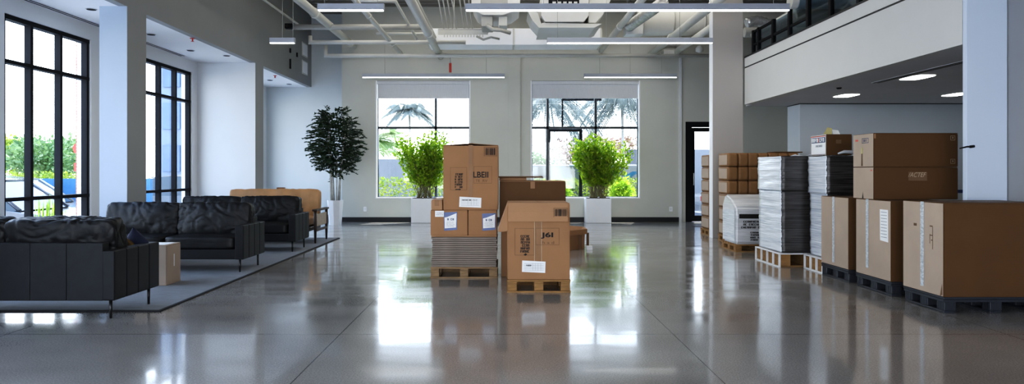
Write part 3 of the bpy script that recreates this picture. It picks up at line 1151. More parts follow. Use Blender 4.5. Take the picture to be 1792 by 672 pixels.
# conduit bundle
for i in range(7):
    x = -1.40 + i * .095 + (.07 if i > 3 else 0)
    pipe('pale conduit %s in the bundle left of the fan coil' % ['leftmost', 'second from the left', 'third from the left', 'in the middle', 'third from the right', 'second from the right', 'rightmost'][i],
         [(x, 6, 5.3), (x, 13.6, 5.3), (x + .02, 14.3, 5.05), (x + .08, 15.0, 4.56), (x + .09, 15.15, 4.475)], .014, PIPEW, 'conduit', 'conduits in the bundle', 'conduit')
t = thing('cable_tray', 'pale metal conduit tray with combs under the conduit bundle', 'cable tray', (-.88, 15.25, 4.30))
MB().box(-.55, .55, -.18, .18, .12, .15).build('plate', PIPEG, t)
MB().box(-.55, .55, -.19, -.17, .02, .12).build('front_lip', PIPEW, t)
for i in range(14):
    MB().box(-.42 + i * .065, -.395 + i * .065, -.215, -.192, -.04, .06).build('clamp', PIPEW, t)
MB().tube([(.3, -.2, -.02), (.45, -.22, -.10), (.62, -.2, -.04), (.8, -.1, -.06)], .025, 8).build('flexible_hose', PIPEG, t)
# fan coil unit
t = thing('fan_coil_unit', 'white curved fan coil unit hanging above the centre', 'air handling unit', (-.15, 14.4, 4.42))
prof = [(-.50, .62), (-.50, .35), (-.40, .17), (-.25, .10), (.15, .10), (.34, .16), (.50, .28), (.52, .62)]
MB().prism(prof, -.35, .75).bevel(.012, 2).build('casing', mat('fan_coil_white', (.70, .70, .69), .45, .03, 4), t)
MB().box(-.30, -.06, -.28, .35, -.12, .098).bevel(.02, 2).build('drain_box', PIPEG, t)
MB().box(.06, .24, -.25, .3, -.10, .098).bevel(.02, 2).build('junction_box', PIPEW, t)
MB().tube([(-.18, -.3, -.10), (-.05, -.34, -.2), (.1, -.34, -.21), (.3, -.2, -.24)], .04, 10).build('drain_hose', PIPEG, t)
MB().box(-.3, .25, -.355, -.35, .30, .50).build('grille', PIPEG, t)
for x in (-.42, .44):
    MB().tube([(x, .1, .6), (x, .1, 1.25)], .008, 6).build('hanger_rod', GALV, t)
# ceiling cassette
t = thing('ceiling_cassette', 'large white air cassette unit with dark grille above the centre right', 'air handling unit', (1.27, 14.4, 4.33))
MB().prism([(-.48, .18), (-.40, .05), (.40, .05), (.50, .18), (.50, .62), (-.48, .62)], -.35, .9).bevel(.01, 2).build('casing', mat('cassette_white', (.62, .62, .61), .45, .03, 4), t)
MB().box(-.33, .30, -.36, -.352, .30, .50).build('grille_panel', BLACKF, t)
for i in range(5):
    MB().box(-.25 + i * .11, -.18 + i * .11, -.375, -.361, .33, .46).build('grille_fin', GALV, t)
MB().prism([(-.75, .30), (-.55, .28), (-.46, .02), (-.50, -.06), (-.66, .12)], -.2, .7).build('side_duct', PIPEW, t)
MB().prism([(.52, .58), (1.0, .58), (.80, .20), (.66, .05), (.50, .05)], -.25, .6).bevel(.01, 1).build('duct_boot', PIPEW, t)
MB().prism([(-.52, -.06), (.62, -.06), (.78, .02), (-.46, .04)], -.30, 1.0).build('supply_panel', PIPEW, t)
for x in (-.4, .42):
    MB().tube([(x, .1, .62), (x, .1, 1.4)], .008, 6).build('hanger_rod', GALV, t)
# wide rectangular duct in front of the back wall
t = thing('rectangular_duct', 'wide pale rectangular duct just under the ceiling before the back wall', 'duct', (.25, 16.1, 4.24))
MB().box(-1.98, 2.05, -.25, .42, 0, .38).bevel(.006, 1).build('duct_body', DUCTW, t)
for x in (-1.99, .0, 2.03):
    MB().box(x - .02, x + .02, -.262, .43, -.004, .39).build('flange', PIPEW, t)
for x in (-1.4, 1.5):
    MB().tube([(x, 0, .38), (x, 0, 1.35)], .008, 6).build('hanger_rod', GALV, t)
# round duct with foil flex on the right
t = thing('round_duct', 'large round white duct running sideways left of the middle column', 'duct', (3.6, 15.6, 4.70))
MB().tube([(-.5, 0, 0), (5.3, 0, 0)], .30, 28).build('run', PIPEW, t)
for x in (-.45, .25, .95, 3.0):
    MB().tube([(x - .02, 0, 0), (x + .02, 0, 0)], .31, 28).build('band', PIPEW, t)
pts = [(3.04 - .045 * k, 12.9 + k * .2, 4.50 - .015 * k) for k in range(9)]
t = thing('flexible_duct', 'crinkled foil flexible duct beside the white pipe right of the cassette', 'duct', pts[0])
mb = MB()
P = [Vector(p) - Vector(pts[0]) for p in pts]
fine = []
for a, b in zip(P, P[1:]):
    for k in range(5):
        fine.append(a.lerp(b, k / 5))
fine.append(P[-1])
mb.tube(fine, [.10 + (.014 if k % 2 else 0) for k in range(len(fine))], 14)
mb.build('hose', FLEX, t)
MB().box(-.42, -.05, 1.62, 1.95, -.28, -.02).bevel(.01, 2).build('plenum_box', GALV, t)
t = thing('supply_diffuser', 'small white supply diffuser box with foil hose near the middle column', 'air vent', (4.2, 17.1, 4.20))
MB().box(-.22, .22, -.2, .2, -.02, .12).bevel(.01, 1).build('box', PIPEW, t)
fine = [(-.25 + .5 * k / 16, 0, .22 + .06 * math.sin(k / 16 * PI)) for k in range(17)]
MB().tube(fine, [.07 + (.012 if k % 2 else 0) for k in range(17)], 12).build('hose', FLEX, t)
o = MB().lathe([(.02, -.1), (.09, -.07), (.09, .0), (.03, .06)], 14).build('ceiling_speaker', PIPEW, None, loc=(4.58, 15.9, 4.17))
tag(o, 'small round white ceiling speaker next to the middle column', 'speaker')
# services over the mezzanine
pipe('thick grey duct crossing over the mezzanine behind the longest pendant', [(4.75, 11.3, 4.12), (7.5, 11.3, 4.12)], .13, PIPEG)
pipe('white pipe rising over the mezzanine', [(4.9, 13.4, 3.95), (5.6, 12.2, 4.4)], .06, PIPEW)
pipe('pale cross pipe over the far end of the mezzanine', [(4.95, 14.0, 4.15), (8.5, 14.0, 4.15)], .10, PIPEG)
t = thing('mezzanine_fan', 'crumpled foil flex hose above the mezzanine balustrade', 'duct', (5.15, 13.6, 4.25))
fine = [(-.3 + .8 * k / 20, 0, .05 * math.sin(k / 20 * PI * 2)) for k in range(21)]
MB().tube(fine, [.09 + (.016 if k % 2 else 0) for k in range(21)], 12).build('hose', FLEX, t)
MB().box(.35, .55, -.1, .1, -.14, .02).build('plenum_box', GALV, t)

# ------------------------------------------------------------------ seating area
rug = thing('area_rug', 'blue-grey woven area rug with dark border under the sofas', 'rug', (-4.21, 9.8, 0))
MB().box(-1.01, 1.01, -3.45, 3.45, .001, .011).build('pile', RUGM, rug)
mb = MB()
mb.box(-1.04, 1.04, -3.49, -3.45, .001, .012)
mb.box(-1.04, 1.04, 3.45, 3.49, .001, .012)
mb.box(1.01, 1.04, -3.45, 3.45, .001, .012)
mb.box(-1.04, -1.01, -3.45, 3.45, .001, .012)
mb.build('border', RUGB, rug)


def make_sofa(label, loc, rz, W=2.1, seed=0):
    """Black leather two seater; local -Y is the front."""
    D = .78
    t = thing('leather_sofa', label, 'sofa', loc, rz, 'black leather sofas')
    legh = .165
    mb = MB().box(-W / 2 + .09, W / 2 - .09, -D / 2 + .03, D / 2 - .05, legh, legh + .13).bevel(.015, 3)
    mb.build('seat_frame', LEATHERD, t)
    # back panel with stitched vertical seams
    mb = MB()
    n = 6
    for i in range(n):
        a = -W / 2 + .10 + i * (W - .20) / n
        b = a + (W - .20) / n
        mb.box(a + .0015, b - .0015, D / 2 - .10, D / 2, legh, .665)
    mb.bevel(.006, 2)
    mb.build('back_frame', LEATHERD, t)
    for s in (-1, 1):
        mb = MB()
        k = 4
        x0, x1 = (W / 2 - .11, W / 2) if s > 0 else (-W / 2, -W / 2 + .11)
        for i in range(k):
            a = -D / 2 + i * D / k
            b = a + D / k
            mb.box(x0, x1, a + .0012, b - .0012, legh, .60 - .0)
        mb.bevel(.014, 3)
        mb.build('armrest', LEATHERD, t)
    cw = (W - .22) / 2
    for s in (-1, 1):
        cushion('seat_cushion', cw - .006, D - .16, .17, LEATHER, t, T((s * cw / 2, -.07, .375)), puff=.12, wr=.006, seed=seed + s + 2, exps=9)
        cushion('back_cushion', cw + .05, .22, .46, LEATHER, t, T((s * (cw / 2 + .012), D / 2 - .255, .645)) @ RX(-.16), puff=.4, wr=.016, seed=seed + 5 * s + 9, freq=6.5, exps=10, cuts=44, stretch=(1, 1, .8))
    for x in (-W / 2 + .07, W / 2 - .07):
        for y in (-D / 2 + .07, D / 2 - .07):
            MB().tube([(x, y, .0), (x, y, legh)], [.011, .015], 10).build('leg', LEGM, t)
    return t


make_sofa('nearest black leather sofa, seen from behind, two cushions above its back', (-4.42, 6.31, .012), PI, 2.1, 1)
make_sofa('middle black leather sofa facing the camera behind the small carton', (-4.34, 9.07, .012), 0, 2.08, 14)
make_sofa('farthest black leather sofa in front of the tan sofa', (-4.36, 11.28, .012), 0, 2.1, 27)

# tan sofa with wooden frame
W, D = 1.72, .82
ts = thing('tan_sofa', 'tan leather sofa with dark wooden frame at the far end of the rug', 'sofa', (-4.24, 12.62, .012), 0)
for s in (-1, 1):
    cushion('seat_cushion', W / 2 - .12, D - .10, .17, TAN, ts, T((s * (W / 4 - .05), -.03, .375)), puff=.15, wr=.008, seed=40 + s, exps=7)
cushion('back_cushion', W - .02, .19, .58, TAN, ts, T((-.06, D / 2 - .13, .665)) @ RX(-.14), puff=.25, wr=.016, seed=51, freq=3.5, exps=16, cuts=30, stretch=(2.4, 1, .5))
MB().box(-W / 2 + .10, W / 2 - .08, -D / 2 + .02, D / 2 - .06, .215, .285).bevel(.006, 1).build('seat_rail', WOODD, ts)
MB().box(-.05, .10, D / 2 - .10, D / 2 - .02, .95, .985).bevel(.012, 2).build('head_roll', mat('tan_leather_dark', (.20, .10, .05), .5, .15, 6), ts)
for s in (-1, 1):
    x = s * (W / 2 + .02)
    MB().box(x - .045, x + .045, -D / 2 - .03, D / 2, .575, .61).bevel(.008, 2).build('arm_rail', WOODD, ts)
    for y in (-D / 2 + .02, D / 2 - .03):
        mb = MB().tube([(x, y, 0), (x, y, .30), (x, y, .575)], [.016, .028, .026], 10)
        mb.build('leg', WOODD, ts)
    MB().box(x - .02, x + .02, -D / 2 + .05, D / 2 - .05, .21, .25).build('lower_rail', WOODD, ts)
    MB().box(x - .012, x + .012, -D / 2 + .06, D / 2 - .07, .30, .52).bevel(.004, 1).build('side_panel', CANE, ts)

# throw pillows on the near sofa


def pillow(label, loc, rx, ry, rz, w, h, d, m, seed):
    t = thing('throw_pillow', label, 'pillow', loc, rz, 'throw pillows')
    b = bmesh.new()
    bmesh.ops.create_grid(b, x_segments=18, y_segments=18, size=1)
    top = list(b.verts)
    for v in top:
        k = (1 - abs(v.co.x) ** 2.2) * (1 - abs(v.co.y) ** 2.2)
        pin = 1 - .07 * (1 - abs(v.co.x)) ** .5 * (abs(v.co.y) > .9) - .07 * (1 - abs(v.co.y)) ** .5 * (abs(v.co.x) > .9)
        v.co = Vector((v.co.x * w / 2 * pin, v.co.y * h / 2 * pin, d / 2 * k ** .5))
    g = bmesh.ops.duplicate(b, geom=list(b.verts) + list(b.edges) + list(b.faces))
    for v in g['geom']:
        if isinstance(v, bmesh.types.BMVert):
            v.co.z *= -1
    bmesh.ops.remove_doubles(b, verts=list(b.verts), dist=.0008)
    bmesh.ops.transform(b, matrix=RY(ry) @ RX(rx), verts=list(b.verts))
    for f in b.faces:
        f.smooth = True
    bmesh.ops.recalc_face_normals(b, faces=list(b.faces))
    me = bpy.data.meshes.new('cover')
    b.to_mesh(me)
    b.free()
    me.materials.append(m)
    o = bpy.data.objects.new('cover', me)
    COL.objects.link(o)
    o.parent = t
    return t


pillow('mustard patterned throw pillow on the nearest sofa', (-3.70, 6.60, .575), .75, 0, 2.9, .34, .26, .12, MUST, 1)
pillow('navy throw pillow leaning by the arm of the nearest sofa', (-3.56, 6.63, .60), 1.25, .78, 2.6, .24, .24, .09, NAVY, 2)

# small carton on the rug
t = carton('small cardboard box standing on the rug beside the nearest sofa arm', (-3.97, 7.86, .012), .36, .34, .455, CARDP, tape=None, tape_face='left')
F = face_right(.36, .34)
decal('handle_slot', F, [(.165, .185, .20, .34)], PAPER, t)
decal('top_label', Matrix(((1, 0, 0, -.18), (0, 1, 0, -.17), (0, 0, 1, .455), (0, 0, 0, 1))), [(.04, .32, .04, .3)], PAPER, t)

# ------------------------------------------------------------------ plants


def cane_tree(loc):
    t = thing('potted_tree', 'slender dark-leaved potted tree in a white planter beside the tan sofa', 'plant', loc)
    # tapered faceted planter
    mb = MB().lathe([(.15, 0), (.20, .60), (.175, .60), (.17, .55)], 8)
    mb.build('planter', CERAM, t)
    MB().lathe([(.168, .53), (.168, .551)], 8).build('soil', SOILM, t)
    rnd = random.Random(5)
    lv = MB()
    for i in range(6):
        a = i * 1.05
        bx, by = .10 * math.cos(a), .10 * math.sin(a)
        tx, ty, tz = bx * 2.2 + rnd.uniform(-.12, .12), by * 2.2 + rnd.uniform(-.12, .12), rnd.uniform(1.75, 2.5)
        pts = [(bx + (tx - bx) * k ** 1.5, by + (ty - by) * k ** 1.5, .55 + (tz - .55) * k) for k in (0, .25, .5, .75, 1)]
        MB().tube(pts, [.020, .018, .015, .011, .006], 8).build('trunk', STEMG, t)
    c = Vector((0, 0, 1.98))
    for k in range(620):
        v = rdir(rnd)
        rad = rnd.uniform(.25, 1) ** .5
        p = c + Vector((v.x * .57, v.y * .52, v.z * .86)) * rad
        if p.z < 1.35 and rnd.random() < .45:
            continue
        d = Vector((v.x, v.y, rnd.uniform(-.2, .55))).normalized()
        L = rnd.uniform(.14, .26)
        n = 9
        for j in range(n):     # a pinnate sprig
            q = p + d * L * (j / n) - Vector((0, 0, .25 * L * (j / n) ** 2))
            side = d.cross(Vector((0, 0, 1)))
            side.normalize()
            for sgn in (-1, 1):
                leaf(lv, q, d * .7 + side * sgn + Vector((0, 0, rnd.uniform(-.5, .1))), rdir(rnd), rnd.uniform(.06, .10), .030, .25)
    lv.build('foliage', LEAFD, t)
    return t


cane_tree((-4.08, 16.62, 0))


def shrub(loc, label, seed, px0, px1, h=1.0):
    t = thing('potted_shrub', label, 'plant', loc)
    MB().box(-.32, .32, -.19, .19, 0, .62).bevel(.012, 2).build('planter', CERAM, t)
    MB().box(-.29, .29, -.16, .16, .6205, .635).build('soil', SOILM, t)
    rnd = random.Random(seed)
    lv = MB()
    st = MB()
    for i in range(64):
        a = rnd.uniform(0, 2 * PI)
        sp = rnd.uniform(.1, 1)
        base = Vector((rnd.uniform(-.2, .2), rnd.uniform(-.1, .1), .63))
        tip = Vector((px0 * sp * math.cos(a) + px1, .36 * sp * math.sin(a), .63 + h * rnd.uniform(1.1, 1.62) * (1 - .22 * sp ** 3)))
        pts = [base.lerp(tip, k) + Vector((.10 * math.sin(PI * k) * math.cos(a) * sp, 0, .02 * math.sin(PI * k))) for k in (0, .35, .7, 1)]
        st.tube(pts, [.007, .006, .004, .002], 5, cap=False)
        nl = 78
        for j in range(nl):
            k = .24 + .80 * j / nl
            p = base.lerp(tip, min(k, 1.02)) + Vector((.10 * math.sin(PI * min(k, 1)) * math.cos(a) * sp, 0, .02))
            v = rdir(rnd)
            v.z = abs(v.z) * .6
            p = p + v * .065
            leaf(lv, p, v + Vector((0, 0, .4)), rdir(rnd), rnd.uniform(.07, .115), .052, .15)
    st.build('stems', mat('shrub_stem', (.24, .21, .11), .7, .3, 12), t)
    lv.build('foliage', LEAFG, t)
    return t


shrub((-1.99, 17.36, 0), 'bushy bright green shrub in a white planter under the left back window', 11, .88, -.02, 1.02)
shrub((2.41, 17.36, 0), 'bushy bright green shrub in a white planter under the right back window', 23, .90, -.0, .95)

# ------------------------------------------------------------------ centre stacks
YA = 8.30
SA = YA / FPX


def ax(x):
    return (x - 880) * SA


def az(y):
    return CAMZ - (y - 300) * SA


pallet_wood('weathered wooden pallet under the stack of grey board sheets', (-.472, YA + .39, 0), .82, .76, .135, PALW2)
ns = 14
z0, z1 = .136, .500
proto = None
rnd = random.Random(3)
for i in range(ns):
    th = (z1 - z0) / ns
    loc = (-.472 + rnd.uniform(-.009, .009), YA + .39 + rnd.uniform(-.014, .006), z0 + i * th)
    if proto is None:
        proto = MB().box(-.396, .396, -.355, .355, 0, th * .84).build('board_sheet', SHEETM, None, loc=loc)
        tag(proto, 'lowest grey-brown board sheet lying directly on the weathered wooden pallet', 'board', 'board sheets on the left wooden pallet')
        proto.rotation_euler = (0, 0, 0)
    else:
        o = proto.copy()
        o.location = loc
        o.rotation_euler = (0, 0, rnd.uniform(-.006, .006))
        COL.objects.link(o)
        o['label'] = 'grey-brown board sheet, %s from the bottom of the centre pallet stack' % ['', 'second', 'third', 'fourth', 'fifth', 'sixth', 'seventh', 'eighth', 'ninth', 'tenth', 'eleventh', 'twelfth', 'thirteenth', 'fourteenth'][i]
o = MB().box(-.402, .402, -.365, .365, 0, .022).bevel(.003, 1).build('cover_board', CARDF, None, loc=(-.472, YA + .39, .5008))
tag(o, 'brown cardboard cover sheet on top of the grey board stack', 'board')
zb = .5235
w = ax(818.3) - ax(753.5)
t = carton('lower left carton with shipping pouch under the tall printed box', ((ax(753.5) + ax(818.3)) / 2, YA + .34, zb), w, .68, .305, CARD, tape_face='left')
F = face_front(w, .68)


def pouch(F, u0, v0, u1, v1, parent, tilt=.0):
    decal('pouch', F, [((u0, v0), (u1 - .004, v0 + .012), (u1, v1), (u0 - .004, v1 - .006))], BLUEP, parent, .004, 'blue and white shipping pouch')
    p = parent
    H_ = v1 - v0
    decal('pouch_sheet', F, [((u0 + .008, v0 + .03), (u1 - .014, v0 + .04), (u1 - .010, v0 + H_ * .93), (u0 + .045, v0 + H_ * .74), (u0 + .006, v0 + H_ * .70))], PAPER, parent, .0052)
    scribble('lettering', F, u0 + .02, u1 - .03, v0 + .05, v0 + H_ * .52, 5, INKG, parent, 5, .35, .0062)
    scribble('lettering', F, u0 + .03, u1 - .025, v0 + H_ * .55, v0 + H_ * .70, 1, INKN, parent, 6, .8, .0064)


pouch(F, .165, .055, .325, .285, t)
decal('shipping_label', F, [((.055, .225), (.163, .225), (.163, .298), (.055, .298))], PAPER, t, .0036)
scribble('lettering', F, .065, .155, .245, .285, 2, INKG, t, 9, .5, .0046)
w2 = ax(869.5) - ax(819.5)
t = carton('lower right carton with shipping pouch under the tall printed box', ((ax(819.5) + ax(869.5)) / 2, YA + .34, zb), w2, .68, .305, CARD, tape_face='left')
F = face_front(w2, .68)
pouch(F, w2 - .175, .055, w2 - .012, .27, t)
zc = zb + .3075
t = carton('small flat carton squeezed beside the tall printed box', ((ax(753.5) + ax(774)) / 2 + .004, YA + .30, zc), ax(774) - ax(753.5) - .008, .58, .122, CARDF, tape=TAPE, tape_face='front', tapelen=.6)
# tall printed box
w = ax(872) - ax(775.5)
hA = az(254) - zc
t = carton('tall printed cardboard box on top of the left centre stack', ((ax(775.5) + ax(872)) / 2, YA + .30, zc), w, .58, hA, CARD, tape=TAPE, tapelen=.86, lift=.022)
F = face_front(w, .58)
kx, kz = w / 430., hA / 505.     # crop pixels 160..590 across, 65..570 down


def cu(x):
    return (x - 160) * kx


def cv(y):
    return (570 - y) * kz


decal('printed_outline', F, frame_rects(cu(215), cu(345), cv(415), cv(238), .003) + frame_rects(cu(398), cu(540), cv(362), cv(230), .003), INKF, t, .0034)
text('lettering', 'LBEII', F, cu(395), cu(512), cv(318), cv(272), INK, t, bold=.02)
text('lettering', 'TE  RV', F, cu(412), cu(505), cv(352), cv(332), INKF, t)
scribble('lettering', F, cu(250), cu(322), cv(400), cv(280), 6, INK, t, 4, .8)
decal('printed_arrow', F, [((cu(255), cv(413)), (cu(285), cv(413)), (cu(285), cv(417)), (cu(300), cv(410)), (cu(285), cv(403)), (cu(285), cv(407)), (cu(255), cv(407)))], INK, t, .0045)
barcode(F, cu(486), cu(572), cv(142), cv(88), INK, t, 3)
decal('shipping_label', F, [((cu(284), cv(546)), (cu(456), cv(553)), (cu(458), cv(476)), (cu(288), cv(466)))], PAPER, t, .0052)
decal('lettering', F, [(cu(298), cu(440), cv(y), cv(y) + .0025) for y in (487, 500, 512, 524, 535)] + [(cu(x), cu(x) + .002, cv(535), cv(487)) for x in (352, 378, 400, 420)], INKG, t, .0060)
scribble('lettering', F, cu(300), cu(440), cv(497), cv(486), 1, INK, t, 12, .8, .0064)

# right centre pallet with lidded printed box
YB = 7.33
SB = YB / FPX


def bx_(x):
    return (x - 880) * SB


def bz_(y):
    return CAMZ - (y - 300) * SB


w = bx_(997.5) - bx_(888.5)
cxB = (bx_(997.5) + bx_(888.5)) / 2
pallet_wood('small wooden pallet under the lidded printed box', (cxB, YB + .35, 0), .682, .70, .135)
hB = bz_(356) - .136
dB = .66
t = carton('printed cardboard box with folded-over lid on the small wooden pallet', (cxB, YB + .345, .136), w, dB, hB, CARD, tape=TAPEC if False else None, flap_m=CARDF)
F = face_front(w, dB)
kx, kz = w / 408., hB / 508.     # crop2: box spans 104..512 across, 60..568 down


def cu(x):
    return (x - 104) * kx


def cv(y):
    return (568 - y) * kz


# lid flap folded down over the front, kinked outwards at its lower edge
mb = MB()
zt = hB + .004
zb2 = cv(180)
yf = -dB / 2
prof = [(yf - .004, zt), (yf - .010, (zt + zb2) / 2), (yf - .030, zb2), (yf - .026, zb2 - .002), (yf - .004, (zt + zb2) / 2), (yf - .0035, zt - .01)]
a = [(x_ - 0) for x_ in (-w / 2 + .004, w / 2 - .022)]
vs0 = [mb.b.verts.new((a[0], y, z)) for y, z in prof]
vs1 = [mb.b.verts.new((a[1], y, z)) for y, z in prof]
mb.b.faces.new(vs0)
mb.b.faces.new(vs1[::-1])
for i in range(len(prof)):
    j = (i + 1) % len(prof)
    mb.b.faces.new((vs0[i], vs0[j], vs1[j], vs1[i]))
lid = mb.build('lid_flap', CARDF, t)
barcode(F, cu(412), cu(488), cv(145), cv(98), INK, t, 8).location = (0, -.016, 0)
# side flap hanging open on the left
mb = MB().prism([(-w / 2, hB - .01), (-w / 2 - .105, hB - .30), (-w / 2 - .100, hB - .302), (-w / 2 + .0, hB - .03)], -dB / 2 + .03, dB / 2 - .05)
mb.prism([(-w / 2 - .001, hB - .012), (-w / 2 - .102, hB - .31), (-w / 2 - .001, hB - .30)], -dB / 2 + .02, -dB / 2 + .026)
mb.build('side_flap', CARDF, t)
decal('tape', F, [(cu(278), cu(328), cv(445), cv(182))], TAPE, t, .0036)
decal('tape_edge', F, [(cu(278), cu(281), cv(445), cv(182)), (cu(325), cu(328), cv(445), cv(182))], INKL, t, .0040)
decal('printed_outline', F, frame_rects(cu(150), cu(278), cv(405), cv(226), .003) + frame_rects(cu(288), cu(442), cv(337), cv(224), .003), INKF, t, .0043)
text('lettering', 'J6I', F, cu(322), cu(402), cv(295), cv(253), INK, t, .0052, bold=.03)
text('lettering', 'h a d', F, cu(332), cu(408), cv(330), cv(312), INKF, t, .0052)
scribble('lettering', F, cu(186), cu(254), cv(388), cv(268), 6, INK, t, 14, .82)
decal('printed_arrow', F, [((cu(208), cv(403)), (cu(221), cv(409)), (cu(232), cv(400)), (cu(221), cv(392)))], INK, t, .0045)
decal('shipping_label', F, [((cu(197), cv(516)), (cu(350), cv(523)), (cu(352), cv(448)), (cu(199), cv(440)))], PAPER, t, .0055)
decal('lettering', F, [(cu(212), cu(340), cv(y), cv(y) + .0025) for y in (462, 473, 484, 495, 506)] + [(cu(x), cu(x) + .002, cv(508), cv(458)) for x in (268, 285, 302, 320)], INKG, t, .0062)
scribble('lettering', F, cu(214), cu(262), cv(478), cv(466), 1, INK, t, 22, .8, .0066)

# boxes behind
YC = 8.42
SCc = YC / FPX
carton('plain carton on the floor behind the lidded printed box', (.345, YC + .36, 0), .73, .68, .60, CARD, tape=None)
wC = (990 - 880) * SCc - (873 - 880) * SCc
cxC = ((990 - 880) + (873 - 880)) / 2 * SCc
t = carton('wide dark carton stacked behind the lidded printed box', (cxC + .004, YC + .33, .6035), wC - .01, .70, .578, CARDD, tape=TAPE, tapelen=.16, flap_m=CARDF)
zt = .6035 + .58 + .003
o = MB().box(-.17, .17, -.26, .26, 0, .035).bevel(.004, 1).build('flat_carton', CARDF, None, loc=(.125, YC + .38, zt))
tag(o, 'small flat carton lying on top of the wide dark carton', 'box')
o = MB().box(-.28, .28, -.30, .30, 0, .014).bevel(.002, 1).build('cardboard_sheet', CARDD, None, loc=(.24, YC + .38, zt + .0362))
tag(o, 'thin cardboard sheet lying on the small flat carton', 'board')
o.location = (.22, YC + .36, zt + .036)

# low open eight-sided tray
t = thing('cardboard_tray', 'low open eight-sided cardboard tray on the floor behind the centre boxes', 'tray', (.86, 11.75, 0))
n = 8
mb = MB()


def ring(r, z):
    return [mb.b.verts.new((r * math.cos(2 * PI * (j + .5) / n), r * math.sin(2 * PI * (j + .5) / n), z)) for j in range(n)]


R1 = [ring(.56, 0), ring(.57, .24), ring(.61, .245), ring(.61, .33), ring(.585, .33), ring(.55, .26), ring(.54, .02)]
for a, b in zip(R1, R1[1:]):
    for j in range(n):
        mb.b.faces.new((a[j], a[(j + 1) % n], b[(j + 1) % n], b[j]))
mb.b.faces.new(R1[0][::-1])
mb.b.faces.new(R1[-1])
mb.build('tray_wall', CARD, t)
for j in range(n):
    a = 2 * PI * j / n
    MB().box(-.02, .02, -.02, .02, 0, .243).xf(T((.60 * math.cos(a), .60 * math.sin(a), 0)) @ RZ(a)).build('corner_post', CARDIN, t)
MB().box(-.05, .05, -.03, .03, .0, .06).xf(T((.58, -.37, .0))).build('foot_pad', PAPER, t)

# ------------------------------------------------------------------ right row of pallets
pallet_plastic('nearest black plastic pallet under the widest right carton', (4.515, 6.555, 0), .97, .63)
w, d_, h = .97, .63, .858
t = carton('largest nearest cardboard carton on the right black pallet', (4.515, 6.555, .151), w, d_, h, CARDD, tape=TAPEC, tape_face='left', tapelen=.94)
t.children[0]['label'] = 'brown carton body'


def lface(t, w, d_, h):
    """left side, where a paler tone paints in the window light"""
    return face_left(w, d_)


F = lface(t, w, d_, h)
decal('side_panel', F, [(.004, d_ - .004, .004, h - .004)], CARDP, t, .0030, 'paler left side panel')  # same cardboard, left side lightened as if lit by the windows
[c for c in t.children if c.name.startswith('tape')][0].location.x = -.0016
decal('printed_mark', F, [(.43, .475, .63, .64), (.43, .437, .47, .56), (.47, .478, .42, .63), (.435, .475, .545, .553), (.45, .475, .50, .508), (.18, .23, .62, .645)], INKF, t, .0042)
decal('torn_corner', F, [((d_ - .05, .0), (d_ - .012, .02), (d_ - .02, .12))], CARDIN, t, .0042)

pallet_plastic('middle black plastic pallet under the carton with white sheet label', (4.355, 7.445, 0), .65, .71)
w, d_, h = .63, .70, .84
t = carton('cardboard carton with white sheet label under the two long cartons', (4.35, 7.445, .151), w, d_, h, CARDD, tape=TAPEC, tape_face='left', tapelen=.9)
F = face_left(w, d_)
decal('side_panel', F, [(.004, d_ - .004, .004, h - .004)], CARDP, t, .0030, 'paler left side panel')  # window light painted on as a paler left side
tp = [c for c in t.children if c.name.startswith('tape')][0]
tp.location = (-.0016, .11, 0)
decal('sheet_label', F, [((.50, .415), (.655, .405), (.650, .745), (.495, .745))], PAPER, t, .0042)
decal('lettering', F, [(.515, .63, .45 + k * .033, .456 + k * .033) for k in range(9)], INKG, t, .0052)

w2 = 4.965 - 4.045
zz = .151 + .842
t = carton('lower long brown carton with italic lettering on its front', (4.505, 7.66, zz + .001), w2, .43, .353, CARDD, tape_face='left')
F = face_front(w2, .43)
G = face_left(w2, .43)
decal('side_panel', G, [(.003, .427, .003, .35)], CARDP, t, .0030, 'paler left side panel')  # lit left side done in a paler colour
decal('printed_patch', F, [(.375, .58, .205, .30)], CARDIN, t, .0030)
text('lettering', '/ACTEF', F, .372, .57, .245, .295, INKL, t, .0042, shear=.35)
decal('printed_mark', G, [((.195, .005), (.225, .005), (.212, .08))], INK, t, .0042)
decal('red_mark', G, [(.375, .40, .31, .325)], INKR, t, .0042)
t = carton('upper long brown carton with small arrow marks, topmost on the right', (4.505, 7.66, zz + .357), w2, .43, .368, CARDD, tape_face='left')
decal('side_panel', G, [(.003, .427, .003, .365)], CARDP, t, .0030, 'paler left side panel')  # paler colour stands in for light on this side
for v in (.035, .29):
    decal('arrow_mark', F, frame_rects(w2 - .085, w2 - .035, v, v + .05, .004) + [((w2 - .07, v + .03), (w2 - .06, v + .014), (w2 - .05, v + .03)), (w2 - .063, w2 - .057, v + .028, v + .04)], INKL, t, .0036)
decal('stamp_mark', G, frame_rects(.19, .33, .265, .32, .006), INKN, t, .0042)
scribble('lettering', G, .21, .32, .28, .31, 1, INKN, t, 3, .8)
decal('red_mark', G, [(.05, .11, .29, .31)], INKR, t, .0042)
decal('torn_strip', G, [((.175, .01), (.21, .01), (.20, .22), (.185, .22))], INKF, t, .0042)
decal('torn_tape', G, [((.17, .15), (.21, .15), (.205, .225), (.18, .215))], PLASTY, t, .0050)
decal('tape_tab', F, [(.0, .02, .31, .36)], CARDF, t, .0036)

pallet_plastic('farthest black plastic pallet under the square taped carton', (4.36, 8.305, 0), .66, .68)
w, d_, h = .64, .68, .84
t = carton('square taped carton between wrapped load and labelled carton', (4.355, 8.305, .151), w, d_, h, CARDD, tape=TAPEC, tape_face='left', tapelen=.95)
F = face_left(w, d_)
decal('side_panel', F, [(.004, d_ - .004, .004, h - .004)], CARDP, t, .0030, 'paler left side panel')  # left side coloured paler to look window-lit
[c for c in t.children if c.name.startswith('tape')][0].location = (-.0016, .02, 0)


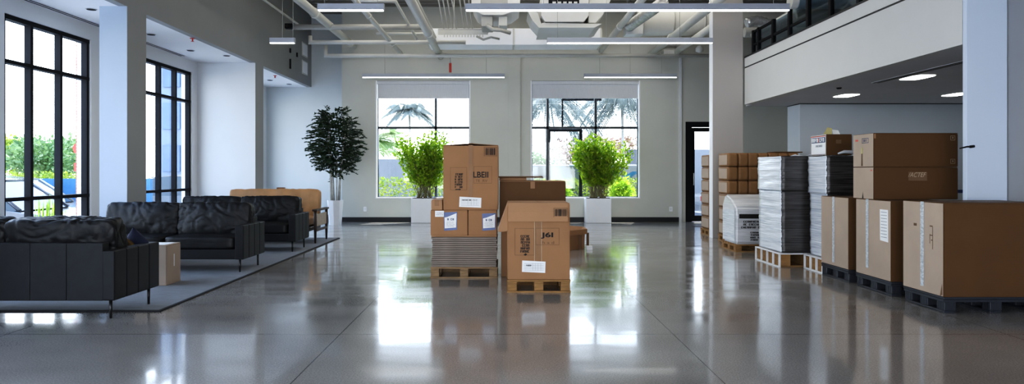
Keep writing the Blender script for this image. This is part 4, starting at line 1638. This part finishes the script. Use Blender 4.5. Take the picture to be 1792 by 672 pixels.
def wrapped_load(label, loc, w, d, h, m_left, m_front, split=None, over=.0, seed=0):
    """Goods swathed in stretch film: uneven layered sides."""
    t = thing('wrapped_load', label, 'wrapped pallet load', loc)

    def block(z0, z1, ww, dd, x_off, y_off, sd):
        b = bmesh.new()
        nx, ny, nz = 14, 12, int((z1 - z0) / .022)
        per = []
        for i in range(nx):
            per.append((-ww / 2 + ww * i / nx, -dd / 2))
        for i in range(ny):
            per.append((ww / 2, -dd / 2 + dd * i / ny))
        for i in range(nx):
            per.append((ww / 2 - ww * i / nx, dd / 2))
        for i in range(ny):
            per.append((-ww / 2, dd / 2 - dd * i / ny))
        rows = []
        rnd = random.Random(sd)
        for k in range(nz + 1):
            z = z0 + (z1 - z0) * k / nz
            jit = (rnd.uniform(-.004, .004), rnd.uniform(-.004, .004))
            row = []
            for (x, y) in per:
                n_ = noise.noise(Vector((x * 2.5 + sd, y * 2.5, z * 16))) * .008 + noise.noise(Vector((x * 7, y * 7 + sd, z * 40))) * .005
                v = Vector((x, y)).normalized()
                row.append(b.verts.new((x + x_off + v.x * n_ + jit[0], y + y_off + v.y * n_ + jit[1], z + noise.noise(Vector((x * 3, y * 3, z * 5 + sd))) * .008)))
            rows.append(row)
        for a, c in zip(rows, rows[1:]):
            for j in range(len(per)):
                f = b.faces.new((a[j], a[(j + 1) % len(per)], c[(j + 1) % len(per)], c[j]))
                f.smooth = True
                f.material_index = 1 if j >= nx + ny + nx else 0  # left side gets the lit film, the rest the shaded one
        b.faces.new(rows[0][::-1])
        f = b.faces.new(rows[-1])
        bmesh.ops.recalc_face_normals(b, faces=list(b.faces))
        me = bpy.data.meshes.new('film')
        b.to_mesh(me)
        b.free()
        me.materials.append(m_front)
        me.materials.append(m_left)
        o = bpy.data.objects.new('film_wrapped_layer', me)
        COL.objects.link(o)
        o.parent = t
        return o
    if split:
        block(0, split, w - .05, d - .03, .0, .0, seed)
        block(split + .002, h, w, d, over, -.01, seed + 1)
    else:
        block(0, h, w, d, 0, 0, seed)
    # loose film bunched on the top edge
    rnd = random.Random(seed + 9)
    for k in range(6):
        x = rnd.uniform(-w / 2 + .12, w / 2 - .12)
        y = rnd.uniform(-d / 2 + .06, d / 2 - .06)
        MB().tube([(x - .09, y, h + .004), (x, y + .02, h + .018 + rnd.uniform(0, .008)), (x + .09, y - .02, h + .004)], [.004, .014, .004], 6).build('loose_film', m_left, t)
    return t


pallet_cage('white plastic pallet under the film-wrapped load beside the square carton', (4.50, 8.93, 0), .90, .54, .19, 4)
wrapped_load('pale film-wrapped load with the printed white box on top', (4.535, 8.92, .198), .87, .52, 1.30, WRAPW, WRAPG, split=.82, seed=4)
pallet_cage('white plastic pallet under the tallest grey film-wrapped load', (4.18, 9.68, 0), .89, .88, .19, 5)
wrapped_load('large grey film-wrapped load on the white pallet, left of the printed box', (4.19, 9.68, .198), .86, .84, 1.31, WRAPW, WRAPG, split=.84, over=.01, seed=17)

t = carton('small white printed carton with brown front on the film-wrapped load', (4.315, 8.975, 1.508), .33, .44, .268, CARDD, tape_face='left')
F = face_left(.33, .44)
decal('side_panel', F, [(.003, .437, .003, .265)], PAPER, t, .0030, 'white printed side panel')
decal('printed_band', F, [(.025, .415, .165, .235)], INKN, t, .0040)
scribble('lettering', F, .03, .41, .175, .228, 1, PAPER, t, 31, .95, .0050, .045, 0)
decal('red_mark', F, [(.01, .43, .243, .252), (.22, .24, .17, .23)], INKR, t, .0056)
scribble('lettering', F, .14, .36, .11, .14, 1, INKG, t, 33, .9)
decal('printed_edge', F, frame_rects(.008, .432, .008, .258, .008), CARDD, t, .0038)
decal('handle_hole', face_front(.33, .44), [(.12, .19, .15, .20)], CARDIN, t)
o = thing('packing_slip', 'crumpled pale yellow packing slip on the small white printed carton', 'paper', (4.27, 8.93, 1.781))
mb = MB()
mb.quad((-.08, 0, .002), (.02, -.03, .0), (.05, .03, .085), (0, .05, .10))
mb.build('sheet', PLASTY, o)
mb = MB()
mb.quad((.05, 0, .002), (.13, -.03, .0), (.13, .03, .06), (.06, .05, .07))
mb.build('folded_corner', PAPER, o)
o = thing('film_scrap', 'white crumpled film scrap beside the small white printed carton', 'plastic film', (4.40, 8.695, 1.515))
mb = MB()
mb.tube([(-.13, 0, .012), (-.05, .01, .035), (.05, -.01, .03), (.13, 0, .016)], [.01, .022, .024, .012], 8)
mb.build('film', WRAPS, o)

# white wrapped bale with black print
pallet_wood('low wooden pallet under the white printed bale', (4.16, 11.36, 0), .82, .70, .12)
t = thing('printed_bale', 'white wrapped bale with rows of black print on a low pallet', 'wrapped pallet load', (4.16, 11.36, .121))
w, d_ = .80, .68
prof = [(-d_ / 2, 0), (-d_ / 2 - .01, .45), (-d_ / 2 + .02, .60), (-d_ / 2 + .25, .72), (d_ / 2 - .15, .80), (d_ / 2, .62), (d_ / 2, 0)]
mb = MB()
a = [mb.b.verts.new((-w / 2, y, z)) for y, z in prof]
c = [mb.b.verts.new((w / 2, y, z)) for y, z in prof]
mb.b.faces.new(a)
mb.b.faces.new(c[::-1])
for i in range(len(prof)):
    j = (i + 1) % len(prof)
    mb.b.faces.new((a[i], a[j], c[j], c[i]))
bmesh.ops.bevel(mb.b, geom=list(mb.b.edges), offset=.03, segments=3, affect='EDGES')
mb.build('wrapping', WRAPS, t)
F = face_front(w, d_ + .02)
decal('dark_band', F, [(.05, w - .05, .42, .49)], INK, t, .004)
scribble('lettering', F, .06, w - .12, .26, .40, 3, INK, t, 41, .66, .004, .03)
scribble('lettering', F, .20, w - .06, .06, .22, 4, INK, t, 42, .66, .004, .03)
G = face_left(w, d_)
decal('painted_sheen', G, [(.04, d_ - .05, .04, .55)], WRAPW, t, .004)  # brightness of the window-facing side painted on as colour

# kraft carton walls
proto = None
lay = ['bottom layer', 'second layer up', 'third layer up', 'fourth layer up', 'second layer down', 'top layer']
ordn = ['first', 'second', 'third', 'fourth', 'fifth', 'sixth', 'seventh', 'eighth']
for (ox, oy, ncol, nlev, dx, dd, where) in ((4.10, 12.42, 7, 6, .185, .60, 'before the middle column'), (4.16, 13.76, 1, 6, .20, .62, 'behind the middle column')):
    pallet_wood('low wooden pallet under the kraft cartons %s' % where, (ox + dx * ncol / 2, oy + dd / 2, 0), dx * ncol, dd, .12)
    for i in range(ncol):
        for k in range(nlev):
            hh = .252
            loc = (ox + dx * (i + .5) + random.uniform(-.004, .004), oy + dd / 2 + random.uniform(-.012, .012), .1215 + k * (hh + .001))
            lab = ('kraft carton %s, %s column from the left, %s' % (where, ordn[i], lay[k])) if ncol > 1 else 'kraft carton in the single column %s, %s' % (where, lay[k])
            grp = 'kraft cartons %s' % where
            if proto is None:
                proto = thing('kraft_carton', lab, 'box', loc, 0, grp)
                b = bmesh.new()
                bmesh.ops.create_cube(b, size=2)
                bmesh.ops.subdivide_edges(b, edges=list(b.edges), cuts=7, use_grid_fill=True)
                for v in b.verts:
                    p = 14
                    L = (abs(v.co.x) ** p + abs(v.co.y) ** p + abs(v.co.z) ** p) ** (1 / p)
                    q = v.co / L
                    e = 1 + .06 * (1 - q.z ** 2)
                    v.co = Vector((q.x * dx / 2 * .95 * (1 + .02 * (1 - q.z ** 2)), q.y * dd / 2 * .97 * (1 + .02 * (1 - q.z ** 2)), (q.z + 1) * hh / 2))
                for f in b.faces:
                    f.smooth = True
                me = bpy.data.meshes.new('body')
                b.to_mesh(me)
                b.free()
                me.materials.append(KRAFT)
                bo = bpy.data.objects.new('body', me)
                COL.objects.link(bo)
                bo.parent = proto
                G = face_left(dx, dd)
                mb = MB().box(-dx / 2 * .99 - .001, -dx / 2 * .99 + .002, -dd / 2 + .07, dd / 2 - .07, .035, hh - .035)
                mb.build('lit_side', CARDP, proto)['label'] = 'left side painted paler for window light'  # paler slab paints light onto the left side
            else:
                dup(proto, loc, 0, lab, grp)
o = MB().box(-.25, .25, -.2, .2, 0, .02).bevel(.003, 1).build('cardboard_sheet', CARDD, None, loc=(5.24, 12.7, .1215 + 6 * .253 + .003))
tag(o, 'loose brown sheet lying on the kraft cartons', 'board')

# ------------------------------------------------------------------ outside
GZ = -.30
struct('ground', MB().box(-60, 40, -20, 90, GZ - .1, GZ), ASPH)
hz = thing('hedge', 'yellow-green clipped hedge outside the left back window', 'hedge', (-2.2, 19.6, GZ), 0, 'hedges outside the back windows')
mb = MB()
rnd = random.Random(2)


def hedge_leaves(mb, x0, x1, y0, y1, z0, z1, n, seed, L=.09):
    rnd = random.Random(seed)
    for _ in range(n):
        p = Vector((rnd.uniform(x0, x1), rnd.uniform(y0, y1), z0 + (z1 - z0) * (rnd.random() ** .7)))
        p.z += .08 * noise.noise(p * 2)
        leaf(mb, p, rdir(rnd) + Vector((0, -.3, .5)), rdir(rnd), L * rnd.uniform(.7, 1.3), L * .5)


hedge_leaves(mb, -1.9, 1.9, -.35, .35, .45, 1.40, 3200, 3)
mb.build('foliage', LEAFH, hz)
mb = MB()
for k in range(30):
    x = rnd.uniform(-1.8, 1.8)
    mb.tube([(x, 0, 0), (x + rnd.uniform(-.2, .2), rnd.uniform(-.2, .2), .8)], .012, 5)
mb.build('stems', BARK, hz)
hz2 = thing('hedge', 'yellow-green leafy hedge outside the right back window', 'hedge', (2.7, 19.5, GZ), 0, 'hedges outside the back windows')
mb = MB()
hedge_leaves(mb, -2.2, 1.6, -.35, .35, .2, 1.35, 3600, 5)
mb.build('foliage', LEAFH, hz2)
mb = MB()
for k in range(20):
    x = rnd.uniform(-2, 1.4)
    mb.tube([(x, 0, 0), (x + rnd.uniform(-.2, .2), rnd.uniform(-.2, .2), .8)], .012, 5)
mb.build('stems', BARK, hz2)
sidep = thing('garden_bush', 'leafy green bush outside the right edge of the right back window', 'bush', (3.25, 18.7, GZ))
mb = MB()
blob_leaves(mb, (0, 0, .95), (.42, .35, .62), 1500, .12, .05, 8, .3)
mb.build('foliage', LEAFG, sidep)
MB().tube([(0, 0, 0), (.03, 0, .8)], .03, 8).build('stem', BARK, sidep)
sidep = thing('garden_bush', 'leafy green bush left of the potted shrub outside the right back window', 'bush', (1.55, 18.7, GZ))
mb = MB()
blob_leaves(mb, (0, 0, .95), (.36, .35, .45), 1200, .12, .05, 9, .3)
mb.build('foliage', LEAFG, sidep)
MB().tube([(0, 0, 0), (.03, 0, .8)], .03, 8).build('stem', BARK, sidep)

o = MB().box(-5.5, 2.2, -.12, .12, 0, 2.0).build('garden_wall', STUCCO, None, loc=(-2.0, 22.0, GZ))
tag(o, 'low white garden wall beyond the hedge at the left back window', 'wall')
o = MB().box(0, 5.0, -.12, .12, 0, 2.35).build('garden_wall', STUCCO, None, loc=(4.25, 23.4, GZ))
tag(o, 'white garden wall seen at the right edge of the right back window', 'wall')


def palm(label, loc, h, R, n, m, seed, droop=1.0, lw=.05, trunk_r=.05, els=(-.1, 1.0)):
    t = thing('palm_tree', label, 'palm', loc, 0, 'palms outside')
    MB().tube([(0, 0, 0), (.05, 0, h * .5), (0, 0, h)], [trunk_r * 1.2, trunk_r, trunk_r * .9], 12).build('trunk', STEMG, t)
    rnd = random.Random(seed)
    lv = MB()
    for i in range(n):
        a = i * 2.399 + rnd.uniform(-.2, .2)
        el = rnd.uniform(*els)
        L = R * rnd.uniform(.8, 1.1)
        d0 = Vector((math.cos(a) * math.cos(el), math.sin(a) * math.cos(el), math.sin(el)))
        pts = []
        for k in range(13):
            s = k / 12
            pts.append(Vector((0, 0, h)) + d0 * L * s - Vector((0, 0, droop * L * .62 * s * s)))
        lv.tube(pts, [.022 * (1 - .8 * k / 12) for k in range(13)], 4, cap=False)
        for k in range(1, 13):
            for j in range(3):
                p = pts[k - 1].lerp(pts[k], j / 3)
                d = (pts[k] - pts[k - 1]).normalized()
                sd = d.cross(Vector((0, 0, 1)))
                if sd.length < .01:
                    continue
                sd.normalize()
                ll = L * .30 * math.sin(PI * min(1, (k + j / 3) / 12.5 * .9 + .08))
                for sg in (-1, 1):
                    leaf(lv, p, d * .6 + sd * sg - Vector((0, 0, .55)), Vector((0, 0, 1)), ll, lw, .2)
    lv.build('fronds', m, t)
    return t


palm('grey-green palm tree behind the left back window', (-3.70, 27.0, GZ), 4.05, 1.35, 26, LEAFP, 3, 1.3, .035)
palm('lime palm fronds at the left edge of the left back window', (-4.75, 24.3, GZ), 2.7, 1.7, 30, LEAFP2, 6, .9, .035)
palm('pale palm tree at the left side of the right back window', (1.6, 24.6, GZ), 4.35, 2.1, 40, LEAFP, 8, 1.5, .03, els=(-.5, .6))
palm('pale palm tree at the right side of the right back window', (3.9, 22.4, GZ), 4.2, 1.9, 40, LEAFP, 12, 1.5, .03, els=(-.5, .6))


def bushy_tree(label, loc, c, r, n, m, seed, L=.2, trunk=True):
    t = thing('leafy_tree', label, 'tree', loc, 0, 'trees outside')
    mb = MB()
    rnd = random.Random(seed)
    for k in range(7):
        cc = Vector(c) + Vector((rnd.uniform(-.6, .6) * r[0], rnd.uniform(-.5, .5) * r[1], rnd.uniform(-.5, .5) * r[2]))
        blob_leaves(mb, cc, (r[0] * .55, r[1] * .55, r[2] * .55), n // 7, L, L * .5, seed + k, .35)
    mb.build('crown', m, t)
    MB().tube([(0, 0, 0), (.05, .03, c[2] * .6), (0, 0, c[2])], [.10, .07, .04], 8).build('trunk', BARK, t)
    return t


bushy_tree('blossoming pinkish tree beyond the right back window', (3.6, 27.5, GZ), (0, 0, 2.35), (2.3, 1.0, .9), 2600, BLOOM, 21, .16)
bushy_tree('green tree low behind the pale palm at the right back window', (.6, 26.5, GZ), (0, 0, 2.2), (1.7, 1.0, 1.0), 1800, LEAFT, 31, .16)
for n_, (x, y, hh, lab, m_) in enumerate(((-15.0, 21.0, 2.2, 'lush green tree in the left pane of the nearest left window', LEAFH), (-12.9, 18.9, 2.1, 'dark green tree in the middle pane of the nearest left window', LEAFT),
                                         (-15.0, 24.2, 2.45, 'green tree in the right pane of the nearest left window', LEAFT))):
    bushy_tree(lab, (x, y, GZ), (0, 0, hh - .35), (1.25, 1.0, .95), 3000, m_, 50 + n_ * 9, .15)
t = thing('hedge', 'low yellow hedge beyond the parked cars on the left', 'hedge', (-12.9, 17.5, GZ))
mb = MB()
hedge_leaves(mb, -2.8, 2.6, -.3, .3, .9, 1.55, 2600, 77, .10)
mb.build('foliage', LEAFH, t)
MB().box(-2.7, 2.5, -.1, .1, 0, 1.0).build('stems', BARK, t)
o = MB().box(-1.2, 2.2, -.06, .06, 0, 1.42).build('blue_fence', BLUEW, None, loc=(-10.9, 16.9, GZ))
tag(o, 'bright blue fence panel behind the parked cars on the left', 'fence')
t = thing('wall_planter', 'tall green reeds in a blue trough outside the nearest left window', 'plant', (-7.36, 11.1, GZ))
MB().box(-.30, .30, -.15, .15, 0, .55).build('trough', BLUEW, t)
mb = MB()
for k in range(60):
    x = rnd.uniform(-.22, .22)
    mb.tube([(x, rnd.uniform(-.1, .1), .5), (x + rnd.uniform(-.05, .05), rnd.uniform(-.1, .1), rnd.uniform(.85, 1.25))], [.012, .003], 4)
mb.build('reeds', LEAFG, t)
o = MB().box(-.19, 0, 0, .35, 0, 4).build('brick_pier', BRICK, None, loc=(-6.69, 11.0, GZ))
tag(o, 'red brick pier just outside the nearest left window', 'pillar')
# distant building
t = thing('office_building', 'pale blue office building with square windows beyond the second left window', 'building', (-13.6, 34, GZ))
MB().box(-3.7, 3.2, 0, 6, 0, 9.4).build('wall', BLDG, t)
for i in range(5):
    for k in range(3):
        x = -3.3 + i * 1.2
        MB().box(x, x + .85, -.08, -.005, 1.6 + k * 2.1, 2.9 + k * 2.1).build('window', BWIN, t)
t = thing('lamp_post', 'thin street lamp post beyond the left back window', 'lamp post', (-2.28, 30.0, GZ))
MB().tube([(0, 0, 0), (0, 0, 3.9)], .03, 8).build('pole', GALV, t)
MB().tube([(0, 0, 3.9), (-.18, 0, 4.05), (-.26, 0, 4.0)], .03, 8).build('arm', GALV, t)
MB().tube([(0, 0, 3.9), (.18, 0, 4.05), (.26, 0, 4.0)], .03, 8).build('arm', GALV, t)
MB().lathe([(.10, 3.62), (.12, 3.72), (.04, 3.8)], 12).build('lamp_head', GALV, t)


def car(label, loc, rz, m, van=False, name='parked_car', cat='car'):
    t = thing(name, label, cat, loc, rz, 'parked cars outside')
    L, Wd = (5.0, 1.9) if van else (4.4, 1.78)
    if van:
        body = [(-2.45, .35), (-2.45, 1.0), (-2.4, 2.05), (-2.2, 2.15), (1.0, 2.15), (1.3, 2.0), (1.85, 1.2), (2.4, 1.0), (2.5, .7), (2.5, .35)]
    else:
        body = [(-2.15, .32), (-2.2, .62), (-2.1, .86), (-1.4, .92), (.9, .90), (1.75, .80), (2.15, .66), (2.2, .34)]
    mb = MB().prism(body, -Wd / 2, Wd / 2)
    mb.bevel(.06, 3)
    mb.build('body', m, t, smooth=False)
    if not van:
        st = [(-1.75, .90, .74), (-1.05, 1.38, .60), (-.2, 1.46, .60), (.45, 1.40, .60), (1.15, .89, .74)]
        mb = MB()
        lo = [mb.b.verts.new((x, sg * .80, .88)) for sg in (-1, 1) for x, z, y in st]
        up = [mb.b.verts.new((x, sg * y, z)) for sg in (-1, 1) for x, z, y in st]
        n = len(st)
        for i in range(n - 1):
            mb.b.faces.new((lo[i], lo[i + 1], up[i + 1], up[i]))
            mb.b.faces.new((lo[n + i], up[n + i], up[n + i + 1], lo[n + i + 1]))
            mb.b.faces.new((up[i], up[i + 1], up[n + i + 1], up[n + i]))
        mb.build('cabin_glass', CARGL, t)
        MB().prism([(-1.02, 1.385), (-.2, 1.468), (.43, 1.41), (.43, 1.44), (-.2, 1.50), (-1.02, 1.415)], -.60, .60).build('roof', m, t)
        mb = MB()
        for sg in (-1, 1):
            for xa, za, ya, xb, zb_, yb in ((-1.75, .90, .76, -1.05, 1.40, .61), (-.25, .9, .80, -.25, 1.46, .61), (.45, 1.41, .61, 1.15, .89, .76)):
                mb.tube([(xa, sg * ya, za), (xb, sg * yb, zb_)], .035, 6)
        mb.build('window_pillar', m, t)
    else:
        MB().box(.5, 1.25, -.965, .965, 1.25, 1.85).build('cabin_glass', CARGL, t)
        MB().prism([(1.34, 1.95), (1.42, 1.98), (1.88, 1.25), (1.80, 1.22)], -.8, .8).build('windscreen', CARGL, t)
    for x in (-1.35, 1.35):
        for sg in (-1, 1):
            y0 = sg * (Wd / 2 - .2)
            y1 = sg * (Wd / 2 + .02)
            wl = MB().tube([(x, y0, .32), (x, y1, .32)], .32, 20).build('wheel', TYRE, t)
            MB().tube([(x, y1, .32), (x, y1 + sg * .012, .32)], .19, 14).build('rim', GALV, wl)
    xr = -2.47 if van else -2.19
    for sg in (-1, 1):
        MB().box(xr - .03, xr + .14, sg * .72 - .14, sg * .72 + .14, .70, .86).bevel(.02, 2).build('tail_light', REDL, t)
        xf = 2.4 if van else 2.08
        MB().box(xf - .1, xf + .08, sg * .66 - .16, sg * .66 + .16, .60, .74).bevel(.02, 2).build('headlight', PAPER, t)
    return t


car('silver parked car nearest outside the first left window', (-9.9, 13.0, GZ), .06, CARSI)
car('white parked car behind the silver one outside the first left window', (-11.3, 15.4, GZ), .06, CARWH)
car('white parked car outside the second left window', (-9.7, 20.2, GZ), PI + .06, CARWH)
car('white parked car with red tail light outside the back door', (8.15, 21.3, GZ), 0.05, CARWH)
v = car('white delivery van outside the right back window', (.9, 24.2, GZ + .0), 0.0, CARWH, True, 'delivery_van', 'van')
v.location.x = 2.2
v.rotation_euler = (0, 0, PI)
v.location = (1.9, 20.92, GZ - .35)
F = Matrix(((1, 0, 0, .62 - 0), (0, 0, -1, 0), (0, 1, 0, 0), (0, 0, 0, 1)))
FV = Matrix(((-1, 0, 0, 0), (0, 0, 1, .95), (0, 1, 0, 0), (0, 0, 0, 1)))
text('lettering', 'Crucial', FV, 1.32, 2.05, .92, 1.12, INKN, v, .012)
decal('blue_emblem', FV, [((1.55, 1.55), (1.65, 1.82), (1.9, 1.95), (2.2, 1.95), (1.95, 1.85), (1.75, 1.72), (1.70, 1.52))], mat('emblem_blue', (.02, .12, .22), .5, .1, 5), v, .012)
decal('red_emblem', FV, [(1.15, 1.35, 1.40, 1.75)], INKR, v, .012)
t = thing('street_sign', 'small red street sign outside the nearest left window', 'sign', (-8.86, 14.3, GZ))
MB().tube([(0, 0, 0), (0, 0, 2.2)], .025, 8).build('pole', GALV, t)
MB().lathe([(.13, -.012), (.13, .012)], 8).xf(T((0, -.03, 2.08)) @ RX(PI / 2)).build('plate', REDL, t)
MB().box(-.10, .10, -.04, -.02, 1.60, 1.78).build('lower_plate', REDL, t)

# ------------------------------------------------------------------ light
w = bpy.data.worlds.new('sky')
SC.world = w
w.use_nodes = True
nt = w.node_tree
bg = nt.nodes['Background']
tc = nt.nodes.new('ShaderNodeTexCoord')
sep = nt.nodes.new('ShaderNodeSeparateXYZ')
lnk(nt, tc.outputs['Generated'], sep.inputs[0])
rp = nt.nodes.new('ShaderNodeValToRGB')
rp.color_ramp.elements[0].position = 0
rp.color_ramp.elements[0].color = (.95, .97, 1, 1)
rp.color_ramp.elements[1].position = .7
rp.color_ramp.elements[1].color = (.46, .64, 1, 1)
lnk(nt, sep.outputs['Z'], rp.inputs['Fac'])
lnk(nt, rp.outputs['Color'], bg.inputs['Color'])
bg.inputs['Strength'].default_value = 9.0


def lamp(name, kind, loc, rot, energy, color=(1, 1, 1), **kw):
    l = bpy.data.lights.new(name, kind)
    l.energy = energy
    l.color = color
    for k, v in kw.items():
        setattr(l, k, v)
    o = bpy.data.objects.new(name, l)
    o.location = loc
    o.rotation_euler = rot
    COL.objects.link(o)
    return o


s = lamp('sun', 'SUN', (0, 30, 30), (math.radians(-18), math.radians(6), 0), 14.0, (1, .95, .86), angle=.01)
for i, (a, b) in enumerate(LW):
    p = lamp('window_portal', 'AREA', (WX - .25, (a + b) / 2, (ZS + ZH) / 2), (0, -PI / 2, 0), 1, shape='RECTANGLE', size=ZH - ZS, size_y=b - a)
    p.data.cycles.is_portal = True
for r in (W1, W2):
    p = lamp('window_portal', 'AREA', ((r[0] + r[1]) / 2, BW + .3, (r[2] + 3.2) / 2), (-PI / 2, 0, 0), 1, shape='RECTANGLE', size=r[1] - r[0], size_y=3.2 - r[2])
    p.data.cycles.is_portal = True
p = lamp('window_portal', 'AREA', (-1.0, -4.3, 1.9), (PI / 2, 0, 0), 1, shape='RECTANGLE', size=10, size_y=3.4)
p.data.cycles.is_portal = True
lamp('ceiling_fill', 'AREA', (0, 4.5, 5.45), (0, 0, 0), 40, (1, .96, .9), shape='RECTANGLE', size=7, size_y=4)  # unseen soft fill added near the camera end, no real fixture
lamp('ceiling_fill', 'AREA', (.5, 12.8, 5.45), (0, 0, 0), 230, (1, .95, .86), shape='RECTANGLE', size=8, size_y=7)  # second added fill, brightens the far half of the room

SC.view_settings.view_transform = 'Standard'
SC.view_settings.look = 'None'
SC.view_settings.exposure = 0.10
SC.view_settings.use_curve_mapping = True
cm = SC.view_settings.curve_mapping
c_ = cm.curves[3]
c_.points.new(.05, .027)
c_.points.new(.16, .125)
c_.points.new(.45, .46)
cm.update()
SC.cycles.use_denoising = True
SC.cycles.max_bounces = 10
SC.cycles.diffuse_bounces = 5
SC.cycles.glossy_bounces = 4
SC.cycles.transparent_max_bounces = 24
SC.cycles.sample_clamp_indirect = 8
